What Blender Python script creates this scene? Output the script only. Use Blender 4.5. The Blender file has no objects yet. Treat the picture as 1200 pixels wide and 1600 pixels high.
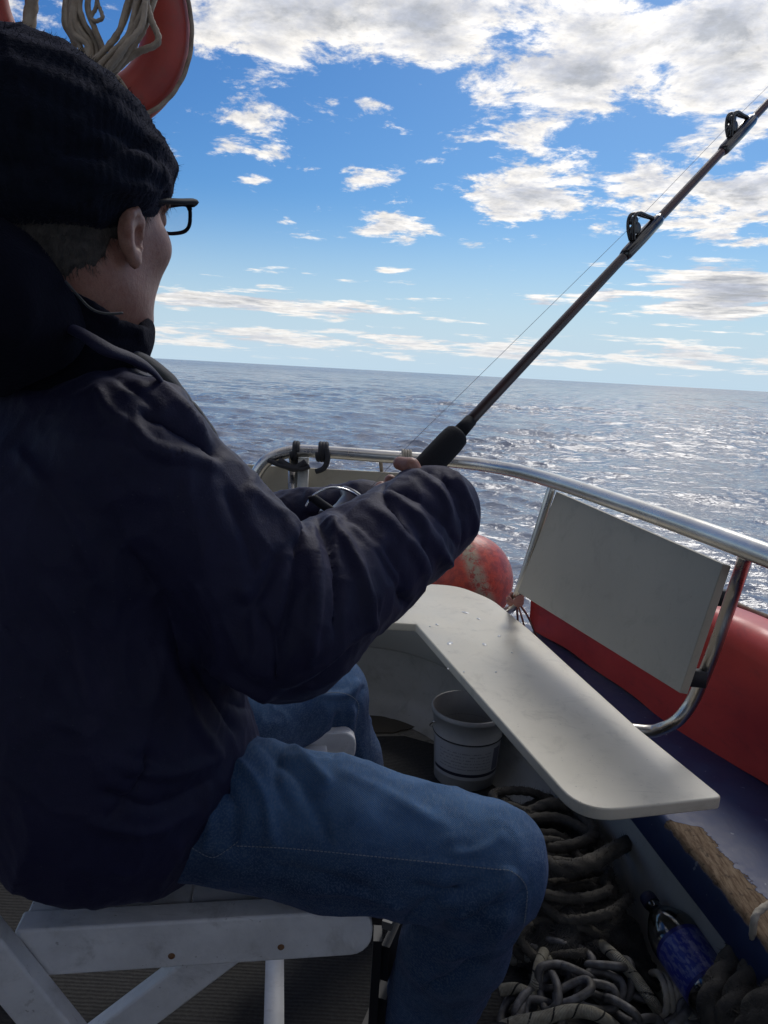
import bpy, bmesh, math, random
import numpy as np
from mathutils import Vector, Matrix, noise as mnoise
from mathutils.bvhtree import BVHTree
random.seed(7); rng = np.random.default_rng(7)
S = bpy.context.scene
C = S.collection
PI = math.pi

# ------------------------------------------------------------------ camera
CAM = np.array([0.0, 0.0, 1.1]); F = 1156.0
PITCH, ROLL = math.radians(10.8), math.radians(3.13)
Rm = Matrix.Rotation(PI/2 - PITCH, 3, 'X') @ Matrix.Rotation(ROLL, 3, 'Z')
R3 = np.array(Rm)
cam = bpy.data.objects.new('camera', bpy.data.cameras.new('camera'))
C.objects.link(cam); S.camera = cam
cam.matrix_world = Matrix.Translation(CAM) @ Rm.to_4x4()
cam.data.sensor_fit = 'VERTICAL'; cam.data.sensor_height = 36.0; cam.data.lens = 36.0*F/1600.0
cam.data.clip_start = 0.02; cam.data.clip_end = 60000

def ray(x, y): return R3 @ np.array([(x-600)/F, -(y-800)/F, -1.0])
def at(x, y, d): return CAM + ray(x, y)*d                   # point at a depth of d metres
def on(x, y, z):
    r = ray(x, y); return CAM + r*((z-CAM[2])/r[2])          # point on the level z
def project(P):
    q = (P-CAM) @ R3; return 600+F*q[:, 0]/-q[:, 2], 800-F*q[:, 1]/-q[:, 2]

# ------------------------------------------------------------------ light, sky, exposure
SUN_EL, SUN_AZ = math.radians(44), math.radians(21)         # azimuth from +Y towards +X
S.view_settings.view_transform = 'Standard'; S.view_settings.look = 'None'
S.view_settings.exposure = 0.2; S.view_settings.gamma = 1
sun = bpy.data.objects.new('sun', bpy.data.lights.new('sun', 'SUN')); C.objects.link(sun)
sun.data.energy = 1.1; sun.data.angle = math.radians(20); sun.data.color = (1, .96, .9)
sd = Vector((math.sin(SUN_AZ)*math.cos(SUN_EL), math.cos(SUN_AZ)*math.cos(SUN_EL), math.sin(SUN_EL)))
sun.rotation_euler = sd.to_track_quat('Z', 'Y').to_euler()

W = bpy.data.worlds.new('World'); S.world = W; W.use_nodes = True
nt = W.node_tree; nt.nodes.clear()
class G:                                                    # tiny node-graph helper
    def __init__(s, t): s.t = t
    def n(s, ty, **k):
        x = s.t.nodes.new(ty)
        for a, b in k.items(): setattr(x, a, b)
        return x
    def put(s, sock, v):
        if isinstance(v, bpy.types.NodeSocket): s.t.links.new(v, sock)
        elif v is not None:
            try: sock.default_value = v
            except Exception: sock.default_value = (v[0], v[1], v[2], 1.0)
    def m(s, op, a, b=None, c=None, clamp=False):
        x = s.n('ShaderNodeMath', operation=op, use_clamp=clamp)
        s.put(x.inputs[0], a); s.put(x.inputs[1], b); s.put(x.inputs[2], c); return x.outputs[0]
    def v(s, op, a, b=None, sc=None):
        x = s.n('ShaderNodeVectorMath', operation=op)
        s.put(x.inputs[0], a); s.put(x.inputs[1], b)
        if sc is not None: s.put(x.inputs['Scale'], sc)
        return x.outputs['Value'] if op in ('DOT_PRODUCT', 'LENGTH', 'DISTANCE') else x.outputs[0]
    def mix(s, f, a, b, mode='MIX'):
        x = s.n('ShaderNodeMix', data_type='RGBA', blend_type=mode)
        s.put(x.inputs[0], f); s.put(x.inputs[6], col4(a)); s.put(x.inputs[7], col4(b)); return x.outputs[2]
    def ramp(s, f, a, b, lo=0., hi=1.):
        x = s.n('ShaderNodeMapRange', interpolation_type='SMOOTHSTEP')
        s.put(x.inputs[0], f); s.put(x.inputs[1], a); s.put(x.inputs[2], b); s.put(x.inputs[3], lo); s.put(x.inputs[4], hi)
        return x.outputs[0]
    def noise(s, vec, scale, detail=6, rough=.55, dist=0., dim='3D'):
        x = s.n('ShaderNodeTexNoise', noise_dimensions=dim)
        s.put(x.inputs['Vector'], vec); x.inputs['Scale'].default_value = scale; x.inputs['Detail'].default_value = detail
        x.inputs['Roughness'].default_value = rough; x.inputs['Distortion'].default_value = dist
        return x.outputs['Fac']
def col4(c):
    return (c[0], c[1], c[2], 1.0) if isinstance(c, (tuple, list)) and len(c) == 3 else c

g = G(nt)
tc = g.n('ShaderNodeTexCoord').outputs['Generated']
sky = g.n('ShaderNodeTexSky', sky_type='NISHITA', sun_disc=False)
sky.sun_elevation = SUN_EL; sky.sun_rotation = SUN_AZ; sky.air_density = 1.0; sky.dust_density = .5; sky.ozone_density = 2.0
d = g.v('NORMALIZE', tc)
sx = g.n('ShaderNodeSeparateXYZ'); nt.links.new(d, sx.inputs[0])
dz = g.m('MAXIMUM', sx.outputs[2], 0.0)
inv = g.m('DIVIDE', 1.0, g.m('ADD', dz, 0.10))
pl = g.v('SCALE', d, sc=inv)
pl2 = g.v('MULTIPLY', pl, (1.0, 1.0, 0.35))
def cloud_noise(off):
    hi = g.noise(g.v('ADD', pl2, tuple(sd*off)), 3.4, 15, .655, .18)
    az = g.m('ARCTAN2', sx.outputs[0], sx.outputs[1]); cv = g.n('ShaderNodeCombineXYZ')
    nt.links.new(g.m('MULTIPLY', az, 5.0), cv.inputs[0]); nt.links.new(g.m('MULTIPLY_ADD', sx.outputs[2], 44.0, off*12), cv.inputs[1])
    lo_ = g.noise(cv.outputs[0], 1.9, 12, .62, .15)
    f_ = g.ramp(sx.outputs[2], .11, .19); x = g.n('ShaderNodeMix', data_type='FLOAT'); g.put(x.inputs[0], f_); g.put(x.inputs[2], lo_); g.put(x.inputs[3], hi); return x.outputs[0]
n1 = cloud_noise(0.0)
n2 = cloud_noise(0.035)
big = g.noise(g.v('MULTIPLY', pl, (1, 1, .2)), 1.1, 4, .5)
# cloud banks: where they stand in the sky (direction, half extents in radians, amount)
BANKS = [(620,0,370,95,.29),(430,40,130,70,.28),(940,70,270,85,.29),(1130,80,200,120,.27),(700,-140,900,130,.27),
 (830,300,150,42,.21),(1040,270,200,60,.20),(1190,290,120,60,.22),(970,330,200,34,.20),(620,362,55,24,.19),(740,385,28,9,.15),(380,190,38,13,.17),
 (345,232,34,20,.15),(440,240,52,22,.17),(385,281,24,9,.15),(575,160,24,10,.17),(520,160,16,8,.15),(280,200,26,16,.12),(400,474,200,15,.27),(1140,458,110,36,.35),
 (945,463,52,15,.22),(845,474,36,12,.20),(1010,420,40,6,.14),(612,423,26,6,.15),(1130,368,70,10,.18),(870,140,50,40,.10),(1180,490,120,20,.18),(1185,376,40,8,.18)]
cover = None
for (bx, by, rx, ry, st) in BANKS:
    c = Vector(ray(bx, by)).normalized()
    t1 = Vector((c.y, -c.x, 0)).normalized(); t2 = t1.cross(c)
    u = g.v('DOT_PRODUCT', d, tuple(t1*(F/rx))); w = g.v('DOT_PRODUCT', d, tuple(t2*(F/ry)))
    # centre offset of the second axis is zero because t2 is perpendicular to c
    rr = g.m('ADD', g.m('MULTIPLY', u, u), g.m('MULTIPLY', w, w))
    front = g.m('GREATER_THAN', g.v('DOT_PRODUCT', d, tuple(c)), 0.0)
    gl = g.m('MULTIPLY', g.m('POWER', 2.718, g.m('MULTIPLY', rr, -1.0)), g.m('MULTIPLY', front, st))
    cover = gl if cover is None else g.m('MAXIMUM', cover, gl)
# low stratus near the horizon, and more cloud overhead and behind
el = sx.outputs[2]
hb = g.m('SUBTRACT', el, 0.034); hb = g.m('MULTIPLY', g.m('POWER', 2.718, g.m('MULTIPLY', g.m('MULTIPLY', hb, hb), -1/(2*.012**2))), .175)
cover = g.m('MAXIMUM', cover, hb)
cover = g.m('MAXIMUM', cover, g.ramp(el, .42, .75, 0, .15))
cover = g.m('MAXIMUM', cover, g.ramp(sx.outputs[1], .15, -.3, 0, .13))
dens = g.m('ADD', g.m('ADD', n1, cover), g.m('MULTIPLY', g.m('SUBTRACT', big, .5), .22))
alpha = g.ramp(dens, .585, .70)
thick = g.ramp(dens, .70, .90)
lit = g.m('MULTIPLY_ADD', g.m('SUBTRACT', n1, n2), 6.5, .60, clamp=True)
fine = g.noise(pl2, 9, 8, .65)
ccol = g.mix(thick, (.92, .89, .85), (.41, .43, .47))
ccol = g.mix(g.m('MULTIPLY', g.m('SUBTRACT', 1.0, lit), .75), ccol, (.42, .46, .56))
ccol = g.mix(1.0, ccol, g.ramp(fine, .3, .7, .86, 1.1), 'MULTIPLY')
low = g.ramp(el, .12, .0)
ccol = g.mix(g.m('MULTIPLY', low, .5), ccol, (.72, .74, .76))
glare = g.m('POWER', g.m('MAXIMUM', g.v('DOT_PRODUCT', d, tuple(sd)), 0.0), 5.0)
ccol = g.v('SCALE', ccol, sc=g.m('MULTIPLY_ADD', glare, .30, .92))
SKY = 0.10; CLOUD = 1.0
skyc = g.v('SCALE', sky.outputs[0], sc=SKY)
sp = g.n('ShaderNodeSeparateColor'); nt.links.new(skyc, sp.inputs[0]); cb = g.n('ShaderNodeCombineColor')
for k_, (ga, mu) in enumerate(((1.62, .54), (1.30, .65), (1.0, .78))): nt.links.new(g.m('MULTIPLY', g.m('POWER', sp.outputs[k_], ga), mu), cb.inputs[k_])
skyc = g.mix(g.ramp(el, .22, .0), cb.outputs[0], (.47, .61, .72))
alpha = g.m('MULTIPLY', alpha, g.ramp(el, .0, .02))
fin = g.mix(alpha, skyc, g.v('SCALE', ccol, sc=CLOUD))
bg = g.n('ShaderNodeBackground'); nt.links.new(fin, bg.inputs[0]); bg.inputs[1].default_value = 1.0
nt.links.new(bg.outputs[0], g.n('ShaderNodeOutputWorld').inputs[0])

# ------------------------------------------------------------------ scene-tree helpers
def tag(o, label=None, cat=None, group=None, kind=None):
    if label: o['label'] = label
    if cat: o['category'] = cat
    if group: o['group'] = group
    if kind: o['kind'] = kind
    return o
def thing(name, label, cat, loc=(0, 0, 0), group=None):
    o = bpy.data.objects.new(name, None); C.objects.link(o); o.location = loc; o.empty_display_size = .05
    return tag(o, label, cat, group)
def link(name, me, mats, parent=None):
    o = bpy.data.objects.new(name, me); C.objects.link(o)
    for m_ in (mats if isinstance(mats, (list, tuple)) else [mats]): me.materials.append(m_)
    if parent is not None:
        o.parent = parent
        pl_ = Vector(parent.location) if parent.parent is None else Vector((0, 0, 0))
        o.matrix_parent_inverse = Matrix.Translation(-pl_)
    return o
def mesh(name, verts, faces, smooth=True):
    me = bpy.data.meshes.new(name); me.from_pydata([tuple(map(float, v)) for v in verts], [], faces)
    me.validate(); me.update()
    if smooth: me.polygons.foreach_set('use_smooth', [True]*len(me.polygons))
    return me
def npmesh(name, V, Q):
    me = bpy.data.meshes.new(name)
    me.vertices.add(len(V)); me.vertices.foreach_set('co', V.astype(np.float32).ravel())
    k = Q.shape[1]
    me.loops.add(Q.size); me.loops.foreach_set('vertex_index', Q.astype(np.int32).ravel())
    me.polygons.add(len(Q)); me.polygons.foreach_set('loop_start', np.arange(0, Q.size, k, dtype=np.int32))
    me.polygons.foreach_set('loop_total', np.full(len(Q), k, dtype=np.int32))
    me.update(calc_edges=True); me.validate()
    me.polygons.foreach_set('use_smooth', [True]*len(me.polygons))
    return me
def join(parts):                                            # [(verts, faces)] -> one
    V, Fc = [], []
    for v, f in parts:
        k = len(V); V += [tuple(map(float, p)) for p in v]; Fc += [tuple(i+k for i in q) for q in f]
    return V, Fc
def catmull(P, n=8, closed=False):
    P = [np.array(p, float) for p in P]; out = []
    m_ = len(P)
    rngs = range(m_) if closed else range(m_-1)
    for i in rngs:
        if closed: a, b, c_, d_ = P[i-1], P[i], P[(i+1) % m_], P[(i+2) % m_]
        else: a, b, c_, d_ = P[max(i-1, 0)], P[i], P[i+1], P[min(i+2, m_-1)]
        for k in range(n):
            t = k/n; out.append(.5*((2*b)+(-a+c_)*t+(2*a-5*b+4*c_-d_)*t*t+(-a+3*b-3*c_+d_)*t**3))
    if not closed: out.append(P[-1])
    return out
def tube(P, r, seg=16, closed=False, strands=0, pitch=None, squash=None, cap=True):
    """swept tube; strands>0 gives laid-rope strands as real relief"""
    P = [np.array(p, float) for p in P]; n = len(P); V, Fc = [], []
    up = None; s = 0.
    for i in range(n):
        if closed: t = P[(i+1) % n]-P[i-1]
        else: t = P[min(i+1, n-1)]-P[max(i-1, 0)]
        t = t/(np.linalg.norm(t)+1e-12)
        if up is None:
            up = np.cross(t, (0, 0, 1.)) if abs(t[2]) < .9 else np.cross(t, (1., 0, 0))
        up = up-t*np.dot(up, t); up /= np.linalg.norm(up)+1e-12
        w = np.cross(t, up)
        if i: s += np.linalg.norm(P[i]-P[i-1])
        rr = r[i] if hasattr(r, '__len__') else r
        for k in range(seg):
            a = 2*PI*k/seg; q = rr
            if strands:
                ph = a-s*2*PI/(pitch or rr*7)
                q = rr*(.72+.36*abs(math.cos(ph*strands/2))**.7)
            sy = squash if squash else 1.
            V.append(P[i]+up*math.cos(a)*q+w*math.sin(a)*q*sy)
    for i in range(n if closed else n-1):
        j = (i+1) % n
        for k in range(seg):
            l = (k+1) % seg; Fc.append((i*seg+k, j*seg+k, j*seg+l, i*seg+l))
    if cap and not closed:
        Fc.append(tuple(range(seg))); Fc.append(tuple((n-1)*seg+k for k in reversed(range(seg))))
    return V, Fc
def lathe(prof, seg=48, M4=None):
    V, Fc = [], []
    for (r, z) in prof:
        for k in range(seg):
            a = 2*PI*k/seg; V.append((r*math.cos(a), r*math.sin(a), z))
    for i in range(len(prof)-1):
        for k in range(seg):
            l = (k+1) % seg; Fc.append((i*seg+k, i*seg+l, (i+1)*seg+l, (i+1)*seg+k))
    if M4 is not None: V = [tuple(M4 @ Vector(v)) for v in V]
    return V, Fc
def prism(poly, z0, z1):
    n = len(poly); V = [(p[0], p[1], z0) for p in poly]+[(p[0], p[1], z1) for p in poly]
    Fc = [tuple(reversed(range(n))), tuple(range(n, 2*n))]+[(i, (i+1) % n, n+(i+1) % n, n+i) for i in range(n)]
    return V, Fc
def beam(a, b, w, h, up=(0, 0, 1)):
    """box bar from a to b, w across, h along up"""
    a, b = np.array(a, float), np.array(b, float); t = b-a; t /= np.linalg.norm(t)
    u = np.array(up, float); s = np.cross(t, u); s /= np.linalg.norm(s); u = np.cross(s, t)
    V = [p+s*sx_*w/2+u*sz*h/2 for p in (a, b) for sx_, sz in ((-1, -1), (1, -1), (1, 1), (-1, 1))]
    return V, [(0, 3, 2, 1), (4, 5, 6, 7), (0, 1, 5, 4), (1, 2, 6, 5), (2, 3, 7, 6), (3, 0, 4, 7)]
def bevel(o, w, seg=3, ang=35):
    m_ = o.modifiers.new('b', 'BEVEL'); m_.width = w; m_.segments = seg; m_.limit_method = 'ANGLE'; m_.angle_limit = math.radians(ang)
    me = o.data; me.polygons.foreach_set('use_smooth', [True]*len(me.polygons)); me.update()
    w_ = o.modifiers.new('n', 'WEIGHTED_NORMAL'); w_.keep_sharp = False
    return o
def build(name, parts, mat, parent=None, smooth=True):
    V, Fc = join(parts) if isinstance(parts, list) else parts
    return link(name, mesh(name, V, Fc, smooth), mat, parent)

# ------------------------------------------------------------------ materials
def mat(name, base, rough=.5, metal=0., spec=.5, var=None, vscale=8., bump=0., bscale=60., rvar=0., coat=0., sheen=0., wave=None, coords='Object', stretch=(1, 1, 1)):
    m_ = bpy.data.materials.new(name); m_.use_nodes = True; t = m_.node_tree; gg = G(t)
    b = t.nodes['Principled BSDF']; vec = gg.n('ShaderNodeTexCoord').outputs[coords]
    vec = gg.v('MULTIPLY', vec, stretch)
    if var is not None:
        f = gg.ramp(gg.noise(vec, vscale, 8, .6), .35, .68); gg.put(b.inputs['Base Color'], gg.mix(f, base, var))
    else: b.inputs['Base Color'].default_value = (*base, 1)
    b.inputs['Metallic'].default_value = metal; b.inputs['Specular IOR Level'].default_value = spec
    if rvar: gg.put(b.inputs['Roughness'], gg.ramp(gg.noise(vec, vscale*2.3, 6, .6), .3, .7, max(rough-rvar, .02), rough+rvar))
    else: b.inputs['Roughness'].default_value = rough
    b.inputs['Coat Weight'].default_value = coat
    if sheen:
        b.inputs['Sheen Tint'].default_value = (.55, .55, .9, 1)
        b.inputs['Sheen Weight'].default_value = sheen; b.inputs['Sheen Roughness'].default_value = .4
    if bump:
        bn = gg.n('ShaderNodeBump'); bn.inputs['Strength'].default_value = min(1., bump); bn.inputs['Distance'].default_value = .002
        h = gg.noise(vec, bscale, 6, .6)
        if wave:
            wv = gg.n('ShaderNodeTexWave', wave_type='BANDS', bands_direction=wave[0]); gg.put(wv.inputs['Vector'], vec)
            wv.inputs['Scale'].default_value = wave[1]; wv.inputs['Distortion'].default_value = 1.5
            h = gg.m('ADD', h, gg.m('MULTIPLY', wv.outputs['Fac'], wave[2]))
        gg.put(bn.inputs['Height'], h); t.links.new(bn.outputs[0], b.inputs['Normal'])
    m_['g'] = 1
    return m_
M = {}
M['white_board'] = mat('white_board', (.72, .66, .52), .36, var=(.65, .595, .46), vscale=4, bump=.12, bscale=90, rvar=.07)
M['back_board'] = mat('back_board', (.42, .38, .295), .5, var=(.38, .345, .27), vscale=3, bump=.08, bscale=90)
M['board_edge'] = mat('board_edge', (.36, .34, .29), .6, var=(.25, .23, .19), vscale=30)
M['liner'] = mat('liner', (.50, .49, .45), .45, var=(.40, .39, .35), vscale=4, bump=.1, bscale=40, rvar=.1)
M['steel'] = mat('steel', (.60, .58, .54), .30, metal=1., var=(.50, .475, .43), vscale=7, bump=.03, bscale=90, rvar=.05)
M['red'] = mat('red_plastic', (.60, .060, .050), .42, var=(.48, .045, .042), vscale=5, bump=.12, bscale=50, rvar=.08)
M['orange'] = mat('orange_buoy', (.62, .10, .045), .45, var=(.50, .07, .04), vscale=9, bump=.2, bscale=50, rvar=.1)
M['ring'] = mat('ring_orange', (.40, .050, .030), .45, var=(.32, .04, .028), vscale=9, bump=.15, bscale=50)
M['rope_tan'] = mat('rope_tan', (.36, .30, .23), .85, var=(.24, .19, .14), vscale=30, bump=.6, bscale=300)
M['rope_white'] = mat('rope_white', (.50, .46, .38), .85, var=(.34, .30, .24), vscale=25, bump=.6, bscale=300)
M['rope_dark'] = mat('rope_dark', (.088, .080, .068), .9, var=(.04, .037, .034), vscale=22, bump=.8, bscale=220)
M['net'] = mat('net', (.05, .048, .045), .9, var=(.02, .02, .022), vscale=20)
M['strap'] = mat('black_strap', (.014, .014, .018), .7, bump=.3, bscale=200)
M['twine'] = mat('twine', (.42, .38, .31), .8, var=(.3, .26, .2), vscale=60, bump=.4, bscale=300)
M['pink_twine'] = mat('pink_twine', (.38, .17, .13), .8, bump=.4, bscale=300)
M['chain'] = mat('galvanised', (.20, .20, .21), .62, metal=.55, var=(.10, .095, .09), vscale=40, bump=.5, bscale=160)
M['floor'] = mat('floor_paint', (.27, .245, .20), .35, var=(.19, .165, .13), vscale=7, bump=.1, bscale=60, rvar=.15)
M['mat'] = mat('ribbed_mat', (.015, .0145, .0145), .85, var=(.028, .027, .026), vscale=160, bump=.8, bscale=120, wave=('Y', 40, .5))
M['bucket'] = mat('bucket_white', (.38, .38, .365), .42, var=(.31, .31, .30), vscale=8, bump=.08, bscale=60)
M['hull'] = mat('hull', (.35, .35, .34), .4, var=(.28, .28, .27), vscale=3)
M['cabin'] = mat('cabin_paint', (.60, .59, .57), .6, var=(.54, .53, .51), vscale=3)
M['stool'] = mat('stool_white', (.80, .80, .80), .50, var=(.66, .66, .66), vscale=14, bump=.45, bscale=70, rvar=.1)
M['screw'] = mat('rusty_screw', (.22, .09, .03), .8, metal=.3, var=(.3, .2, .12), vscale=80)
M['skin'] = mat('skin', (.42, .22, .16), .5, var=(.36, .16, .11), vscale=26, bump=.35, bscale=180)
M['hair'] = mat('hair', (.095, .080, .068), .8, var=(.05, .042, .036), vscale=120, bump=.5, bscale=300)
M['jacket'] = mat('jacket', (.0150, .0140, .045), .66, var=(.011, .0105, .033), vscale=6, bump=.35, bscale=420, sheen=.07, spec=.3)
M['lining'] = mat('lining', (.09, .09, .085), .8, var=(.06, .06, .055), vscale=30, bump=.4, bscale=200, sheen=.2)
M['fleece'] = mat('fleece', (.008, .008, .015), .95, bump=.9, bscale=260, sheen=.04, spec=.1)
M['knit'] = mat('knit', (.013, .016, .027), .95, var=(.009, .011, .018), vscale=60, bump=1., bscale=240, sheen=.12, spec=.1)
M['denim'] = mat('denim', (.030, .068, .150), .85, var=(.016, .038, .090), vscale=9, bump=.6, bscale=600, sheen=.15, spec=.15)
M['stitch'] = mat('stitch', (.22, .25, .28), .9)
M['glasses'] = mat('glasses', (.008, .008, .014), .7, spec=.2)
M['rod'] = mat('rod_blank', (.022, .012, .011), .35, var=(.085, .016, .012), vscale=4, coat=.15)
M['wrap'] = mat('rod_wrap', (.012, .010, .011), .2, coat=.6)
M['foam'] = mat('foam_grip', (.010, .010, .012), .9, bump=.4, bscale=400)
M['guide'] = mat('guide_steel', (.10, .095, .09), .4, metal=.9)
M['chrome'] = mat('chrome', (.75, .75, .75), .12, metal=1.)
M['spool'] = mat('spool_grey', (.30, .30, .31), .38, metal=.4)
M['reel'] = mat('reel_grey', (.16, .16, .17), .35, metal=.6)
M['line'] = mat('line', (.25, .25, .27), .4)
M['crate'] = mat('crate_dark', (.010, .010, .014), .5)
M['pale_slat'] = mat('pale_slat', (.12, .12, .12), .5)
M['shoe'] = mat('shoe', (.02, .02, .02), .6)
M['bright'] = mat('scale_flake', (.75, .75, .72), .2)

def grime(m_, colr, amt, sc=(3, 3, 3), scr=True):
    t = m_.node_tree; gg = G(t); b = t.nodes['Principled BSDF']; vec = gg.n('ShaderNodeTexCoord').outputs['Object']
    src = b.inputs['Base Color'].links[0].from_socket if b.inputs['Base Color'].links else tuple(b.inputs['Base Color'].default_value)[:3]
    st = gg.ramp(gg.noise(gg.v('MULTIPLY', vec, sc), 5, 12, .72, .6), .50, .72); c = gg.mix(gg.m('MULTIPLY', st, amt), src, colr)
    sp = gg.ramp(gg.noise(vec, 150, 3, .5), .70, .74); c = gg.mix(gg.m('MULTIPLY', sp, amt*1.3), c, colr)
    if scr:
        for rot, k in ((.5, 1.), (-.9, 1.), (1.9, .7)):
            mp = gg.n('ShaderNodeMapping'); gg.put(mp.inputs[0], vec); mp.inputs['Rotation'].default_value = (0, 0, rot); mp.inputs['Scale'].default_value = (1.2, 60, 8)
            sc_ = gg.ramp(gg.noise(mp.outputs[0], 3.2, 4, .6), .70, .73); c = gg.mix(gg.m('MULTIPLY', sc_, amt*k), c, colr)
    gg.put(b.inputs['Base Color'], c)
grime(M['white_board'], (.34, .30, .22), .40); grime(M['back_board'], (.24, .22, .17), .35); grime(M['stool'], (.32, .31, .29), .55); grime(M['liner'], (.24, .22, .18), .5)
grime(M['red'], (.25, .04, .04), .45, (2, 2, 5)); grime(M['bucket'], (.28, .27, .24), .4); grime(M['ring'], (.22, .08, .05), .5, scr=False)
def denim_detail():
    m_ = M['denim']; t = m_.node_tree; gg = G(t); b = t.nodes['Principled BSDF']; vec = gg.n('ShaderNodeTexCoord').outputs['Object']
    src = b.inputs['Base Color'].links[0].from_socket
    fade = gg.ramp(gg.noise(gg.v('MULTIPLY', vec, (5, 12, 14)), 1.6, 10, .68, .8), .42, .66); c = gg.mix(gg.m('MULTIPLY', fade, .42), src, (.065, .120, .205))
    wa = gg.n('ShaderNodeAttribute', attribute_name='thigh_light'); c = gg.mix(gg.m('MULTIPLY', wa.outputs['Fac'], gg.ramp(gg.noise(vec, 14, 8, .7), .2, .7, .25, .75)), c, (.095, .195, .36))  # thigh attribute: painted highlight mixed into the denim colour
    sl = gg.noise(gg.v('MULTIPLY', vec, (500, 90, 500)), 1., 3, .6); c = gg.mix(gg.m('MULTIPLY', gg.ramp(sl, .45, .62), .35), c, (.16, .21, .27))
    gg.put(b.inputs['Base Color'], c)
    wv = gg.n('ShaderNodeTexWave', bands_direction='DIAGONAL'); gg.put(wv.inputs['Vector'], vec); wv.inputs['Scale'].default_value = 190; bn = gg.n('ShaderNodeBump'); bn.inputs['Strength'].default_value = .35; bn.inputs['Distance'].default_value = .0008
    gg.put(bn.inputs['Height'], wv.outputs['Fac']); old = b.inputs['Normal'].links[0].from_socket; t.links.new(old, bn.inputs['Normal']); t.links.new(bn.outputs[0], b.inputs['Normal'])
denim_detail()
def lint():
    m_ = M['jacket']; t = m_.node_tree; gg = G(t); b = t.nodes['Principled BSDF']; vec = gg.n('ShaderNodeTexCoord').outputs['Object']
    src = b.inputs['Base Color'].links[0].from_socket; c = gg.mix(gg.m('MULTIPLY', gg.ramp(gg.noise(vec, 260, 2, .5), .735, .76), .5), src, (.08, .08, .10))
    c = gg.mix(gg.m('MULTIPLY', gg.ramp(gg.noise(vec, 7, 10, .7, .6), .52, .70), .5), c, (.030, .026, .060)); gg.put(b.inputs['Base Color'], c)
lint()
def mottled_skin():
    m_ = M['skin']; t = m_.node_tree; gg = G(t); b = t.nodes['Principled BSDF']; vec = gg.n('ShaderNodeTexCoord').outputs['Object']
    src = b.inputs['Base Color'].links[0].from_socket; c = gg.mix(gg.m('MULTIPLY', gg.ramp(gg.noise(vec, 70, 8, .7), .48, .66), .5), src, (.30, .105, .075))
    c = gg.mix(gg.m('MULTIPLY', gg.ramp(gg.noise(vec, 900, 2, .5), .56, .62), .35), c, (.12, .09, .08)); gg.put(b.inputs['Base Color'], c)
    b.inputs['Subsurface Weight'].default_value = .08; b.inputs['Subsurface Radius'].default_value = (.01, .004, .002); b.inputs['Subsurface Scale'].default_value = .5
mottled_skin()

def glass_mat(name, colr, rough=.03, alpha=.25):
    m_ = bpy.data.materials.new(name); m_.use_nodes = True; t = m_.node_tree; t.nodes.clear(); gg = G(t)
    tr = gg.n('ShaderNodeBsdfTransparent'); tr.inputs[0].default_value = (*colr, 1)
    gl = gg.n('ShaderNodeBsdfGlossy'); gl.inputs['Roughness'].default_value = rough
    mx = gg.n('ShaderNodeMixShader'); fr = gg.n('ShaderNodeFresnel'); fr.inputs[0].default_value = 1.45
    gg.put(mx.inputs[0], gg.m('ADD', fr.outputs[0], alpha*.15)); t.links.new(tr.outputs[0], mx.inputs[1]); t.links.new(gl.outputs[0], mx.inputs[2])
    t.links.new(mx.outputs[0], gg.n('ShaderNodeOutputMaterial').inputs[0]); return m_
M['lens'] = glass_mat('lens', (.93, .95, .97))
M['pet'] = glass_mat('clear_plastic', (.62, .62, .60), .08, .6)

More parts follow.
